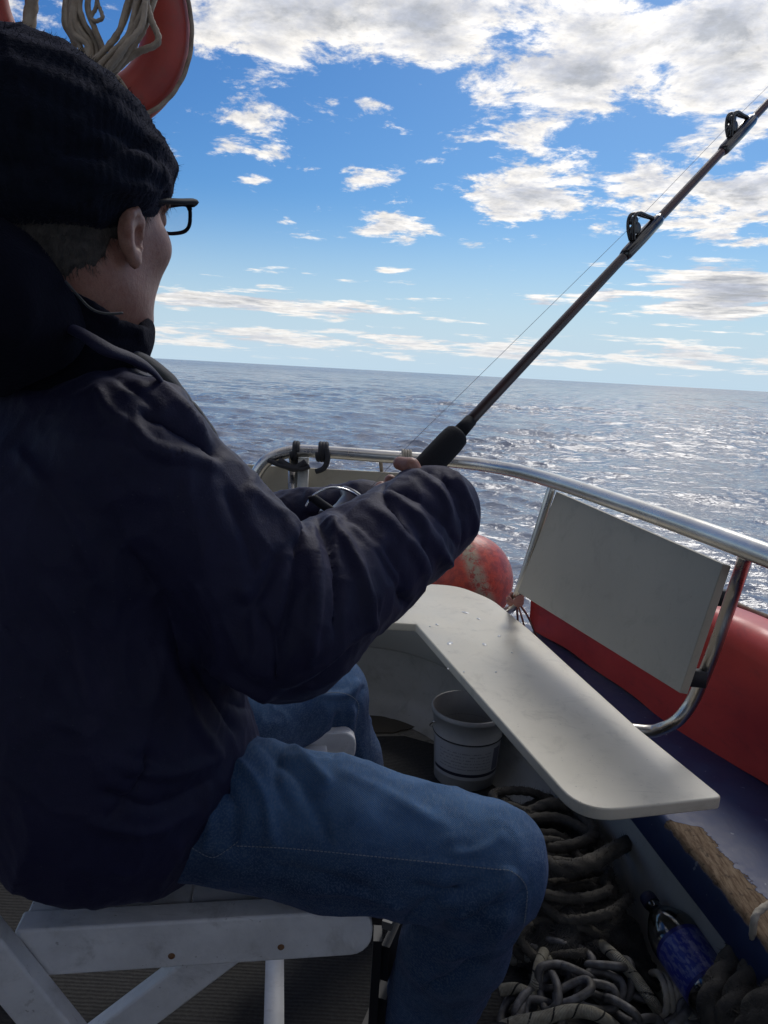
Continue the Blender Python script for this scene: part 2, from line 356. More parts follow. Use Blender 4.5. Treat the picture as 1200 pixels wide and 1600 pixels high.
# ------------------------------------------------------------------ sea
SEA_Z = -0.55
def sea():
    az_in = np.radians(np.linspace(-33, 33, 760)); az_out = np.radians(np.linspace(33, 327, 130)[1:-1])
    az = np.concatenate([az_in, az_out]); r = [0.9]
    while r[-1] < 14000: r.append(r[-1]*(1.03 if r[-1] < 2.8 or r[-1] > 500 else 1.0050 if r[-1] < 70 else 1.010))
    r = np.array(r)
    A, Rr = np.meshgrid(az, r); X = (Rr*np.sin(A)).ravel(); Y = (Rr*np.cos(A)).ravel(); RR = Rr.ravel()
    daz = np.full(len(az), az_in[1]-az_in[0]); daz[len(az_in):] = az_out[1]-az_out[0]
    spc = np.maximum(RR*np.tile(daz, len(r)), RR*.0055)
    Zz = np.zeros_like(X); DX = np.zeros_like(X); DY = np.zeros_like(X)
    gust = .75+.3*np.sin(X*.21+Y*.13+1)+.25*np.sin(-X*.11+Y*.31+2.)+.2*np.sin(X*.53-Y*.37)
    gust = np.clip(gust, .3, 1.6)
    N = 90
    for i in range(N):
        lam = .16*(60**(i/(N-1)))                      # .16 m .. 9.6 m
        th = math.radians(205)+rng.normal()*.42         # waves run towards the camera and to one side
        k = 2*PI/lam; a = .0052*lam**.70*(.5+rng.random())*(1.40 if lam < 1.3 else .72)
        if lam > 3: a *= .7
        ph = rng.random()*2*PI; kx, ky = k*math.sin(th), k*math.cos(th)
        fade = np.clip((lam/spc-2.2)/2.5, 0, 1)
        if lam < 1.5: fade = fade*gust
        arg = kx*X+ky*Y+ph+.6*np.sin(.17*X*rng.random()+.19*Y*rng.random()+i)
        Zz += a*fade*(np.sin(arg)-.22*np.cos(2*arg)); DX += a*fade*math.sin(th)*np.cos(arg)*.9; DY += a*fade*math.cos(th)*np.cos(arg)*.9
    V = np.stack([X+DX, Y+DY, SEA_Z+Zz], 1)
    na, nr = len(az), len(r); i = np.arange(nr-1)[:, None]*na; j = np.arange(na)[None, :]; j2 = (j+1) % na
    Q = np.stack([i+j, i+j2, i+na+j2, i+na+j], -1).reshape(-1, 4)
    m_ = bpy.data.materials.new('sea_water'); m_.use_nodes = True; t = m_.node_tree; gg = G(t); b = t.nodes['Principled BSDF']
    b.inputs['Base Color'].default_value = (.17, .190, .235, 1); b.inputs['IOR'].default_value = 1.34
    pos = gg.n('ShaderNodeNewGeometry').outputs['Position']
    dist = gg.v('LENGTH', pos)
    gg.put(b.inputs['Roughness'], gg.ramp(dist, 5, 400, .06, .20))
    h = None
    for sc, amt, hi in ((14., .008, 14.), (4.2, .046, 120.), (1.1, .20, 500.), (.28, .60, 2500.)):
        nz = gg.noise(gg.v('MULTIPLY', pos, (1., 1.7, 1.)), sc, 3, .5)
        w = gg.m('MULTIPLY', nz, gg.ramp(dist, hi*.5, hi*2.5, amt, 0.0))
        if sc == 4.2: w = gg.m('MULTIPLY', w, gg.ramp(dist, 4, 12, .35, 1))
        if sc == 1.1: w = gg.m('MULTIPLY', w, gg.ramp(dist, 15, 45, 0., 1))
        if sc == .28: w = gg.m('MULTIPLY', w, gg.ramp(dist, 60, 200, 0., 1))
        h = w if h is None else gg.m('ADD', h, w)
    bn = gg.n('ShaderNodeBump'); bn.inputs['Strength'].default_value = 1.; bn.inputs['Distance'].default_value = 1.
    gg.put(bn.inputs['Height'], h); t.links.new(bn.outputs[0], b.inputs['Normal'])
    tag(link('sea', npmesh('sea', V, Q[:, ::-1]), m_), kind='structure')
sea()

# ------------------------------------------------------------------ boat: hull, liner, deck, cockpit floor
DZ = 0.30                                                   # side deck level
inner = catmull([(-.95, -1.25), (-.95, .6), (-.93, 1.5), (-.80, 2.05), (-.55, 2.27), (-.2, 2.30), (.05, 2.28), (.22, 2.16), (.36, 1.93), (.48, 1.74),
                 (.545, 1.50), (.585, 1.25), (.62, 1.0), (.66, .6), (.68, 0.), (.68, -1.25)], 6)
inner = [(p[0], p[1]) for p in inner]
outer = catmull([(-1.25, -1.25), (-1.25, .6), (-1.20, 1.5), (-1.0, 2.25), (-.6, 2.40), (-.2, 2.42), (.2, 2.41), (.50, 2.34), (.66, 2.06), (.86, 1.62),
                 (1.02, 1.20), (1.10, .9), (1.14, .5), (1.15, 0.), (1.15, -.6), (1.15, -1.25)], 6)
outer = [(p[0], p[1]) for p in outer]
assert len(inner) == len(outer)
boat = thing('motorboat', 'small open cockpit boat with white liner, dark blue side deck and steel stern rail', 'boat', (0, 1, 0))
n = len(inner)
def strip(a, za, b, zb):
    V = [(p[0], p[1], za) for p in a]+[(p[0], p[1], zb) for p in b]; k = len(a)
    return V, [(i, i+1, k+i+1, k+i) for i in range(k-1)]
build('hull', [strip([(x*.86, y*.93) for x, y in outer], -.95, outer, -.3), strip(outer, -.3, outer, DZ-.02)], M['hull'], boat)
# liner wall with a cove at the floor
lin = []
prev = None
def inset(path, dd):
    out = []
    for i in range(len(path)):
        a = np.array(path[max(i-1, 0)]); b = np.array(path[min(i+1, len(path)-1)]); t = b-a; t /= np.linalg.norm(t)
        out.append((path[i][0]+t[1]*dd, path[i][1]-t[0]*dd))
    return out
rows = [(inset(inner, .07), .0015), (inset(inner, .035), .010), (inset(inner, .012), .032), (inset(inner, .003), .07), (inner, DZ-.045)]
V = []; Fc = []
for k, (pth, z) in enumerate(rows):
    V += [(p[0], p[1], z) for p in pth]
for k in range(len(rows)-1):
    for i in range(n-1): Fc.append((k*n+i, k*n+i+1, (k+1)*n+i+1, (k+1)*n+i))
build('cockpit_wall', (V, Fc), M['liner'], boat)

# blue side deck: UV u runs along the deck, v across it from the inner edge; the worn wood is paint worn off along the inner edge
def deck():
    m_ = bpy.data.materials.new('blue_deck'); m_.use_nodes = True; t = m_.node_tree; gg = G(t); b = t.nodes['Principled BSDF']
    uv = gg.n('ShaderNodeUVMap').outputs[0]; s = gg.n('ShaderNodeSeparateXYZ'); t.links.new(uv, s.inputs[0])
    obj_ = gg.n('ShaderNodeTexCoord').outputs['Object']
    nz = gg.noise(obj_, 22, 10, .7); nz2 = gg.noise(obj_, 70, 6, .6)
    U, Vv = s.outputs[0], s.outputs[1]
    along = gg.m('MULTIPLY', gg.ramp(U, WEAR0-.02, WEAR0+.01), gg.ramp(U, WEAR1+.03, WEAR1-.02))
    lim = gg.m('MULTIPLY', along, .046)
    ragged = gg.m('ADD', lim, gg.m('MULTIPLY', gg.m('SUBTRACT', nz, .5), .085))
    worn = gg.m('MULTIPLY', gg.ramp(gg.m('SUBTRACT', gg.m('MULTIPLY', along, ragged), Vv), -.001, .0015), gg.ramp(gg.m('ADD', Vv, gg.m('MULTIPLY', gg.m('SUBTRACT', nz, .5), .03)), -.020, -.014))
    worn = gg.m('MULTIPLY', worn, gg.m('GREATER_THAN', along, .02))
    pits = gg.m('MULTIPLY', gg.ramp(gg.noise(obj_, 38, 6, .75), .665, .68), gg.ramp(Vv, .14, .06))
    pits = gg.m('MULTIPLY', pits, gg.m('MULTIPLY', gg.ramp(U, WEAR0+.12, WEAR0+.16), gg.ramp(U, WEAR1+.08, WEAR1)))
    worn = gg.m('MAXIMUM', worn, pits)
    grain = gg.noise(gg.v('MULTIPLY', obj_, (60, 9, 60)), 3., 8, .7)
    wood = gg.mix(gg.ramp(grain, .35, .65), (.22, .165, .11), (.09, .055, .032))
    wood = gg.mix(gg.ramp(nz2, .55, .7), wood, (.05, .035, .025))
    blue = gg.mix(gg.ramp(nz, .35, .7), (.010, .026, .095), (.018, .038, .12))
    flake = gg.ramp(gg.noise(obj_, 55, 2, .5), .735, .75)
    blue = gg.mix(gg.m('MULTIPLY', flake, .5), blue, (.3, .33, .38))
    lip = gg.m('MULTIPLY', gg.m('LESS_THAN', U, LIP0), gg.m('LESS_THAN', Vv, -.006))
    blue = gg.mix(lip, blue, (.44, .43, .39))
    gg.put(b.inputs['Base Color'], gg.mix(worn, blue, wood))
    gg.put(b.inputs['Roughness'], gg.m('ADD', gg.ramp(nz, .3, .7, .48, .62), gg.m('MULTIPLY', worn, .45)))
    bn = gg.n('ShaderNodeBump'); bn.inputs['Strength'].default_value = .8; bn.inputs['Distance'].default_value = .003
    gg.put(bn.inputs['Height'], gg.m('ADD', gg.m('MULTIPLY', worn, -.9), gg.m('MULTIPLY', grain, gg.m('ADD', .15, gg.m('MULTIPLY', worn, .5)))))
    t.links.new(bn.outputs[0], b.inputs['Normal'])
    prof = [(-.001, -.085, 0), (-.020, -.083, .0), (-.024, -.076, 0), (-.024, -.012, 0), (-.020, -.003, 0), (-.012, 0, 0), (0.03, 0, 0), (.08, 0, 0)]
    # prof: (offset outwards from the inner edge, z offset); negative = overhang into the cockpit
    ssum = [0.]
    for i in range(1, n): ssum.append(ssum[-1]+math.dist(inner[i-1], inner[i]))
    V, uvs, Fc = [], [], []
    dist_v = [-.10, -.085, -.08, -.02, -.008, 0, .042, .092]
    for k, (o_, z_, _) in enumerate(prof):
        pth = inset(inner, -o_)
        for i in range(n): V.append((pth[i][0], pth[i][1], DZ+z_)); uvs.append((ssum[i], dist_v[k]))
    K = len(prof)
    for i in range(n): V.append((outer[i][0], outer[i][1], DZ)); uvs.append((ssum[i], .092+math.dist(outer[i], inner[i])-.08))
    for i in range(n): V.append((outer[i][0], outer[i][1], DZ-.07)); uvs.append((ssum[i], .5))
    for k in range(K+1):
        for i in range(n-1): Fc.append((k*n+i, k*n+i+1, (k+1)*n+i+1, (k+1)*n+i))
    me = mesh('side_deck', V, Fc); ul = me.uv_layers.new(name='UVMap')
    for l in me.loops: ul.data[l.index].uv = uvs[l.vertex_index]
    return link('side_deck', me, m_, boat)
def arclen_near(pt):
    best, s, acc = 1e9, 0, 0
    for i in range(n):
        if i: acc += math.dist(inner[i-1], inner[i])
        if math.dist(inner[i], pt) < best: best = math.dist(inner[i], pt); s = acc
    return s
WEAR0, WEAR1 = arclen_near((.572, 1.26)), arclen_near((.62, .96))
LIP0 = arclen_near((.50, 1.66))
deck()

# cockpit floor and the ribbed mat
fp = [(p[0], p[1]) for p in inset(inner, .02)]
V, Fc = prism(fp, -.03, 0.0)
build('cockpit_floor', (V, Fc), M['floor'], boat, smooth=False)
matpoly = [(-.9, -1.2), (-.9, 1.95), (-.3, 2.04), (-.04, 2.075), (.10, 2.095), (.24, 2.03), (.33, 1.86), (.43, 1.68), (.49, 1.5), (.54, 1.2), (.57, 1.0), (.6, .6), (.6, -1.2)]
o = build('floor_mat', prism(matpoly, .0005, .008), M['mat'], None, smooth=False)
tag(o, 'black ribbed rubber mat covering the cockpit floor', 'floor mat')
# shallow puddle between the mat and the stern wall
def puddle():
    m_ = bpy.data.materials.new('puddle'); m_.use_nodes = True; t = m_.node_tree; gg = G(t); b = t.nodes['Principled BSDF']
    b.inputs['Base Color'].default_value = (.09, .075, .055, 1); b.inputs['Roughness'].default_value = .03; b.inputs['IOR'].default_value = 1.33
    bn = gg.n('ShaderNodeBump'); bn.inputs['Strength'].default_value = .5; bn.inputs['Distance'].default_value = .004
    gg.put(bn.inputs['Height'], gg.noise(gg.n('ShaderNodeTexCoord').outputs['Object'], 26, 3, .5)); t.links.new(bn.outputs[0], b.inputs['Normal'])
    cx, cy = .0, 2.17; P = []
    for k in range(60):
        a = 2*PI*k/60; q = 1+.10*math.sin(3*a+1)+.06*math.sin(5*a+.4)+.03*math.sin(11*a)
        P.append((cx+.13*q*math.cos(a), cy+.058*q*math.sin(a)))
    tag(build('puddle', prism(P, .0016, .0045), m_, smooth=False), 'shallow puddle of seawater shining on the floor by the far wall', 'puddle')
puddle()
# wheelhouse round the camera, unseen: shaped to shade the man, pale for bounce
house = [prism([(-1.22, -1.25), (1.12, -1.25), (1.12, -1.20), (-1.22, -1.20)], .30, .85), prism([(-1.22, -1.245), (-1.12, -1.245), (-1.12, -1.2), (-1.22, -1.2)], .85, 2.05), prism([(1.02, -1.245), (1.12, -1.245), (1.12, -1.2), (1.02, -1.2)], .85, 2.05),
         prism([(-1.22, -1.19), (-1.17, -1.19), (-1.17, .45), (-1.22, .45)], .305, 2.05),
         prism([(1.07, -1.19), (1.12, -1.19), (1.12, .25), (1.07, .25)], .305, 2.05)]
build('wheelhouse', house, M['cabin'], boat, smooth=False)
o = build('canopy_roof', prism([(-1.3, -1.3), (1.05, -1.3), (1.05, .80), (.2, .92), (-.7, 1.25), (-1.3, 1.45)], 2.055, 2.11), M['cabin'], boat, smooth=False)

# bench board (L shaped) at the stern, on the liner
def rounded(poly, rad):
    out = []
    for i, p in enumerate(poly):
        r_ = rad[i]; p = np.array(p)
        if r_ <= 0: out.append(tuple(p)); continue
        a = np.array(poly[i-1])-p; b = np.array(poly[(i+1) % len(poly)])-p; la, lb = np.linalg.norm(a), np.linalg.norm(b); a /= la; b /= lb
        for k in range(9):
            t = k/8; q0 = p+a*r_; q1 = p+b*r_
            out.append(tuple((1-t)**2*q0+2*t*(1-t)*p+t*t*q1))
    return out
bp = [(.100, 1.86), (.330, 1.035), (.576, 1.100), (.514, 1.323), (.457, 1.592), (.400, 1.870), (.335, 2.12), (.245, 2.245), (-.55, 2.245), (-.55, 1.86)]
bench = thing('bench', 'off-white L-shaped bench board with rounded near corner, spotted with wet fish scales', 'bench', (.3, 1.6, .45))
o = build('seat', prism(rounded(bp, [0, .068, .012, 0, 0, 0, .05, .06, .03, .0]), .428, .45), [M['white_board']], bench)
bevel(o, .0035, 2)
# brackets and front support under the board
sup = [beam((.30, 1.55, .41), (.55, 1.60, .41), .03, .03), beam((.20, 1.95, .41), (.40, 1.98, .41), .03, .03), beam((-.3, 2.0, .41), (-.3, 2.24, .41), .03, .03),
       beam((-.12, 1.88, .405), (.02, 2.26, .405), .03, .03)]
for q_ in sup[1:]: build('bracket', q_, M['liner'], bench, smooth=False)
fl = []
for (px, py, s) in [(727, 957, 1.5), (748, 967, 1.1), (683, 976, .9), (703, 1005, 1.6), (757, 1007, 1.3), (780, 994, 1.0), (672, 979, .5), (775, 1050, .5), (725, 1050, .5), (800, 1020, .4), (700, 1045, .5)]:
    c = on(px, py, .4503); m4 = Matrix.Translation(c) @ Matrix.Rotation(rng.random()*3, 4, 'Z') @ Matrix.Diagonal((1.6, .8, 1, 1))
    build('fish_scale', lathe([(.0052*s, 0), (.0042*s, .0010), (.0001, .0016)], 12, m4), M['bright'], bench)

# backrest of the bench, fixed under the rail
TL, TR, BR, BL = on(869, 768, .822), on(1130, 881, .805), on(1062, 1083, .555), on(808, 925, .545)
def slab(q, th, nrm=None):
    q = [np.array(p) for p in q]; nn = np.cross(q[1]-q[0], q[3]-q[0]); nn /= np.linalg.norm(nn)
    if np.dot(nn, q[0]-CAM) < 0: nn = -nn
    V = q+[p+nn*th for p in q]
    return V, [(0, 1, 2, 3), (7, 6, 5, 4), (0, 4, 5, 1), (1, 5, 6, 2), (2, 6, 7, 3), (3, 7, 4, 0)]
ctr = (TL+TR+BR+BL)/4
back = thing('backrest_panel', 'off-white rectangular backrest board hanging under the rail, right of the bench', 'backrest', tuple(ctr))
V, Fc = slab([TL, TR, BR, BL], .018)
bevel(build('panel', (V, Fc), M['back_board'], back), .002, 2)
# second backrest, across the stern
q = [np.array(p) for p in ((-.46, 2.215, .800), (.12, 2.215, .800), (.12, 2.20, .60), (-.46, 2.20, .60))]
o = build('backrest_panel', slab(q, .018), M['back_board'], None); bevel(o, .003, 2)
tag(o, 'cream backrest board across the stern, seen just over the far sleeve', 'backrest')

# steel rail
rail = thing('guard_rail', 'curved stainless steel tube rail around the stern above the bench', 'rail', (.3, 1.8, .85))
rp = [(-.40, 2.17, .30), (-.40, 2.17, .62), (-.395, 2.17, .74), (-.36, 2.17, .815), (-.29, 2.17, .85), (-.2, 2.17, .856), (-.009, 2.165, .853), (.15, 2.165, .851), (.26, 2.125, .85), (.345, 2.03, .85), (.405, 1.90, .85), (.45, 1.76, .85),
      (.492, 1.60, .85), (.53, 1.45, .85), (.56, 1.32, .85), (.585, 1.20, .85), (.61, 1.06, .85), (.65, .8, .85), (.72, .45, .85), (.80, .2, .85), (.80, .05, .82), (.80, 0., .7), (.80, 0., .30)]
build('top_rail', tube(catmull(rp, 8), .0188, 24), M['steel'], rail)
tb = [on(1168, 862, .845), on(1150, 915, .755), on(1120, 1003, .64), on(1100, 1055, .565), on(1082, 1095, .505), on(1060, 1124, .462), on(1035, 1138, .430), on(1005, 1142, .412), np.array((.43, 1.42, .41))]
build('stanchion', tube(catmull(tb, 8), .0125, 18), M['steel'], rail)
tb2 = [on(865, 752, .845), on(855, 785, .79), on(815, 910, .565), on(806, 935, .51), on(800, 950, .46), on(785, 958, .412), np.array((.25, 1.9, .410))]
build('stanchion', tube(catmull(tb2, 8), .0115, 18), M['steel'], rail)
build('post', [beam((-.245, 2.17, .30), (-.245, 2.17, .835), .03, .03, (0, 1, 0))], M['liner'], rail)
build('post', tube([(-.275, 2.18, .30), (-.275, 2.18, .84)], .016, 16), M['steel'], rail)
# clips that hold the backrest on its stanchions
for zz, pxy in ((.70, (1136, 935)), (.565, (1092, 1060))):
    p = on(pxy[0], pxy[1], zz); build('clip', beam(p+np.array((-.028, .006, 0)), p+np.array((.012, .0, 0)), .02, .03), M['strap'], rail)
def wrap(name, c0, axis, r, turns, width, rr, matn, lab, cat, extra=None, group=None):
    a = np.array(axis, float); a /= np.linalg.norm(a); u = np.cross(a, (0, 0, 1)); u /= np.linalg.norm(u); w = np.cross(a, u)
    P = []
    N = int(turns*20)
    for i in range(N+1):
        t = i/N; an = 2*PI*turns*t; P.append(np.array(c0)+a*width*(t-.5)+(u*math.cos(an)+w*math.sin(an))*(r+rr*.8))
    parts = [tube(P, rr, 8)]
    if extra: parts += extra
    o = build(name, parts, matn); tag(o, lab, cat, group); return o
wrap('strap', (-.270, 2.17, .854), (1, 0, 0), .0188, 2, .016, .007, M['strap'], 'black cord wound twice around the rail at the left end, nearest the bend', 'strap',
     [tube(catmull([(-.345, 2.15, .825), (-.30, 2.14, .812), (-.25, 2.14, .806), (-.225, 2.145, .815)], 5), .011, 10, squash=.7), tube(catmull([(-.315, 2.145, .826), (-.27, 2.142, .806), (-.235, 2.145, .826)], 5), .011, 10)])
wrap('strap', (-.190, 2.17, .856), (1, 0, 0), .0188, 3, .026, .007, M['strap'], 'black cord looped round the rail, hanging slack, right of the other black cord', 'strap',
     [tube(catmull([(-.178, 2.145, .87), (-.172, 2.14, .84), (-.182, 2.14, .812), (-.205, 2.145, .80)], 5), .008, 8)])
wrap('twine_lashing', (.055, 2.165, .852), (1, 0, 0), .0188, 4, .03, .0040, M['twine'], 'pale twine bound round the rail above the fisherman\'s hands', 'lashing', group='twine lashings on the rail')
wrap('twine_lashing', (.120, 2.165, .851), (1, 0, 0), .0188, 3, .022, .0040, M['twine'], 'pale twine bound round the rail just left of the rod grip', 'lashing', group='twine lashings on the rail')
# twine at the foot of the far stanchion
tw = [at(800, 948, 1.93), at(822, 938, 1.93), at(812, 952, 1.92)]
c = on(806, 937, .51)
ps = []
for k in range(7):
    a = rng.random()*6; ps.append(tube(catmull([c+np.array((-.018+rng.normal()*.004, -.01, -.012*k/3+.01)), c+np.array((0, -.022, .004*k-.01)), c+np.array((.018, -.006, -.008+.004*k)), c+np.array((.012, .016, 0)), c+np.array((-.012, .014, .004*k-.01))], 5, True), .0035, 6, True))
for (x2, y2, dz_) in ((.455, 2.10, .30), (.50, 2.20, .30), (.44, 2.20, .30)):
    ps.append(tube(catmull([c, (c+np.array((x2, y2, .37)))/2+np.array((0, 0, -.02)), (x2, y2, .304)], 6), .0032, 6))
tag(build('twine_tangle', ps, M['pink_twine']), 'tangle of reddish twine tied at the foot of the far rail stanchion', 'twine')

# red bulwark fender along the side deck
def rbox(path, width, height, rad, z0, matn, name, parent=None, wob=.006):
    """soft-edged long box swept along a plan path (outboard side = +width)"""
    prof = [(0, 0), (0, height-rad)]+[(rad-rad*math.cos(a), height-rad+rad*math.sin(a)) for a in np.linspace(.15, PI/2, 7)]
    prof += [(width-rad+rad*math.sin(a), height-rad+rad*math.cos(a)) for a in np.linspace(0, PI/2, 7)]+[(width, 0)]
    # finer sampling along the faces
    pf = []
    for i in range(len(prof)-1):
        a, b = np.array(prof[i]), np.array(prof[i+1]); k = max(1, int(np.linalg.norm(b-a)/.03))
        for j in range(k): pf.append(a+(b-a)*j/k)
    pf.append(np.array(prof[-1]))
    V, Fc = [], []; m_ = len(path); K = len(pf)
    for i, p in enumerate(path):
        a = np.array(path[max(i-1, 0)]); b = np.array(path[min(i+1, m_-1)]); t = b-a; t /= np.linalg.norm(t); o_ = np.array((-t[1], t[0]))
        if o_[0] < 0: o_ = -o_
        e = min(i, m_-1-i); sc = 1-.06*math.exp(-e/1.2)
        for (w, h) in pf:
            wv = wob*mnoise.noise(Vector((p[0]*4, p[1]*4, h*5)))*2
            V.append((p[0]+o_[0]*(w+wv)+0, p[1]+o_[1]*(w+wv), z0+h*sc+wv))
    for i in range(m_-1):
        for k in range(K-1): Fc.append((i*K+k, i*K+k+1, (i+1)*K+k+1, (i+1)*K+k))
    Fc.append(tuple(range(K))); Fc.append(tuple((m_-1)*K+k for k in reversed(range(K))))
    return V, Fc
rpth = [(p[0], p[1]) for p in catmull([(.503, 2.285), (.56, 2.13), (.618, 1.967), (.674, 1.80), (.728, 1.64), (.78, 1.51), (.822, 1.40), (.87, 1.24), (.91, 1.05), (.94, .85), (.95, .6)], 5)]
V, Fc = rbox(rpth, .155, .30, .055, DZ+.002, M['red'], 'x')
o = link('red_bulwark', mesh('red_bulwark', V, Fc), M['red']); bevel(o, .02, 3, 50)
tag(o, 'long red rounded plastic bulwark block on the blue side deck behind the backrest', 'bulwark')
rope_path = catmull([np.array((p[0]+.135, p[1]+.05, DZ+.300+.006*math.sin(i*1.7))) for i, p in enumerate(rpth[8:48:5])], 6)
tag(build('rope', tube(rope_path, .006, 10, strands=3), M['rope_tan']), 'thin tan rope lying along the outer top of the red bulwark', 'rope')

# orange buoy hung over the stern
def buoy():
    m_ = bpy.data.materials.new('scuffed_buoy'); m_.use_nodes = True; t = m_.node_tree; gg = G(t); b = t.nodes['Principled BSDF']
    ob = gg.n('ShaderNodeTexCoord').outputs['Object']
    base = gg.mix(gg.ramp(gg.noise(ob, 30, 8, .7), .4, .6), (.60, .085, .045), (.36, .055, .04))
    s = gg.n('ShaderNodeSeparateXYZ'); t.links.new(ob, s.inputs[0])
    band = gg.m('ABSOLUTE', gg.m('SUBTRACT', s.outputs[0], gg.m('ADD', .045, gg.m('MULTIPLY', s.outputs[2], -.45))))
    sc = gg.m('MULTIPLY', gg.ramp(band, .045, .01), gg.ramp(gg.noise(ob, 45, 8, .75), .40, .55))
    gg.put(b.inputs['Base Color'], gg.mix(sc, base, (.42, .36, .25))); gg.put(b.inputs['Roughness'], gg.m('ADD', .38, gg.m('MULTIPLY', sc, .4)))
    bn = gg.n('ShaderNodeBump'); bn.inputs['Strength'].default_value = .6; bn.inputs['Distance'].default_value = .003
    gg.put(bn.inputs['Height'], gg.m('ADD', gg.noise(ob, 60, 8, .7), sc)); t.links.new(bn.outputs[0], b.inputs['Normal'])
    c = np.array((.31, 2.585, .375)); r_ = .168
    root = thing('mooring_buoy', 'scuffed orange ball buoy hanging outside the stern behind the bench', 'buoy', tuple(c))
    prof = [(.0001, -r_*1.02)]+[(r_*math.sin(a), -r_*math.cos(a)*(1.0 if a < PI/2 else 1.05)) for a in np.linspace(.12, 2.75, 28)]+[(.045, r_*1.06), (.036, r_*1.16), (.034, r_*1.28), (.0001, r_*1.29)]
    m4 = Matrix.Rotation(-1.15, 4, 'Y') @ Matrix.Rotation(-.5, 4, 'X')
    V, Fc = lathe(prof, 48, m4); me = mesh('ball', V, Fc); o = bpy.data.objects.new('ball', me); C.objects.link(o); me.materials.append(m_); o.parent = root
    top = c+np.array(m4 @ Vector((0, 0, r_*1.2)))
    b_ = build('lanyard', tube(catmull([top+np.array((0, 0, .0)), top+np.array((-.03, -.03, .06)), (.02, 2.40, .62), (-.02, 2.20, .84)], 8), .006, 8, strands=3), M['rope_tan'], root)
buoy()

# bucket beneath the bench
def bucket():
    c = Vector((.262, 1.885, .0085)); root = thing('bucket', 'white plastic bucket with a small printed label, standing under the bench', 'bucket', tuple(c))
    pr = [(.0001, .0), (.080, .0), (.084, .004), (.0925, .135), (.0925, .136), (.0955, .137), (.0955, .141), (.0945, .142), (.0985, .193), (.1035, .194), (.1040, .199), (.1035, .206), (.1005, .208), (.0970, .205),
          (.0925, .14), (.081, .006), (.0001, .004)]
    V, Fc = lathe(pr, 64, Matrix.Translation(c)); build('tub', (V, Fc), M['bucket'], root)
    # paper label wrapped round the front
    m_ = bpy.data.materials.new('label_print'); m_.use_nodes = True; t = m_.node_tree; gg = G(t); b = t.nodes['Principled BSDF']
    uv = gg.n('ShaderNodeUVMap').outputs[0]; s = gg.n('ShaderNodeSeparateXYZ'); t.links.new(uv, s.inputs[0]); U, Vv = s.outputs[0], s.outputs[1]
    rowf = gg.m('FRACT', gg.m('MULTIPLY', Vv, 11.)); row = gg.m('MULTIPLY', gg.m('GREATER_THAN', rowf, .35), gg.m('LESS_THAN', rowf, .75))
    words = gg.m('GREATER_THAN', gg.noise(gg.v('MULTIPLY', uv, (70, 11, 1)), 1., 1, .5), .47)
    txt = gg.m('MULTIPLY', row, words)
    txt = gg.m('MULTIPLY', txt, gg.m('MULTIPLY', gg.m('GREATER_THAN', Vv, .26), gg.m('LESS_THAN', Vv, .84)))
    txt = gg.m('MULTIPLY', txt, gg.m('MULTIPLY', gg.m('GREATER_THAN', U, .12), gg.m('LESS_THAN', U, .80)))
    base = gg.mix(gg.m('MULTIPLY', txt, .5), (.40, .41, .42), (.10, .10, .12))
    band = gg.m('MULTIPLY', gg.m('GREATER_THAN', Vv, .10), gg.m('LESS_THAN', Vv, .19)); base = gg.mix(band, base, (.012, .013, .03))
    patch = gg.m('MULTIPLY', gg.m('MULTIPLY', gg.m('GREATER_THAN', U, .84), gg.m('LESS_THAN', U, .97)), gg.m('MULTIPLY', gg.m('GREATER_THAN', Vv, .22), gg.m('LESS_THAN', Vv, .88)))
    base = gg.mix(gg.m('MULTIPLY', patch, .8), base, (.03, .035, .08))
    gg.put(b.inputs['Base Color'], base); b.inputs['Roughness'].default_value = .5
    V, Fc, uvs = [], [], []
    az0 = math.atan2(-1.885, -.262); N = 40
    for j in range(5):
        z = .034+.10*j/4; r_ = .084+(.0925-.084)*(z-.004)/.131+.0012
        for i in range(N+1):
            a = az0-1.15+2.45*i/N; V.append((c.x+r_*math.cos(a), c.y+r_*math.sin(a), c.z+z)); uvs.append((i/N, j/4))
    for j in range(4):
        for i in range(N): Fc.append((j*(N+1)+i, j*(N+1)+i+1, (j+1)*(N+1)+i+1, (j+1)*(N+1)+i))
    me = mesh('label', V, Fc); ul = me.uv_layers.new(name='UVMap')
    for l in me.loops: ul.data[l.index].uv = uvs[l.vertex_index]
    link('label', me, m_, root)
    build('band', tube([(c.x+.0945*math.cos(a), c.y+.0945*math.sin(a), c.z+.139) for a in np.linspace(0, 2*PI, 60)[:-1]], .0022, 6, True), M['strap'], root)
    P = []
    for k in range(25):
        a = PI*k/24; P.append((c.x+.1045*math.cos(a)*.98+.0, c.y-.02-.1*math.sin(a)*.0+.1045*math.sin(a)*.55, c.z+.175-.075*math.sin(a)))
    build('handle', tube([(c.x+.104*math.cos(a+.4), c.y+.104*math.sin(a+.4)*1.03, c.z+.178-.08*math.sin(a)) for a in np.linspace(0, PI, 24)], .0022, 6), M['chrome'], root)
bucket()
# small steel eye bolt on the wall right of the bucket
tag(build('eye_bolt', [tube([np.array((.352, 1.885, .15))+np.array((-.010*0, .012*math.cos(a)*.5, .014*math.sin(a))) + np.array((.009*math.cos(a), 0, 0)) for a in np.linspace(0, 2*PI, 25)[:-1]], .0028, 8, True),
    tube([(.352, 1.885, .15), (.385, 1.90, .15)], .005, 8)], M['steel']), 'small steel eye bolt on the white wall right of the bucket', 'eye bolt')

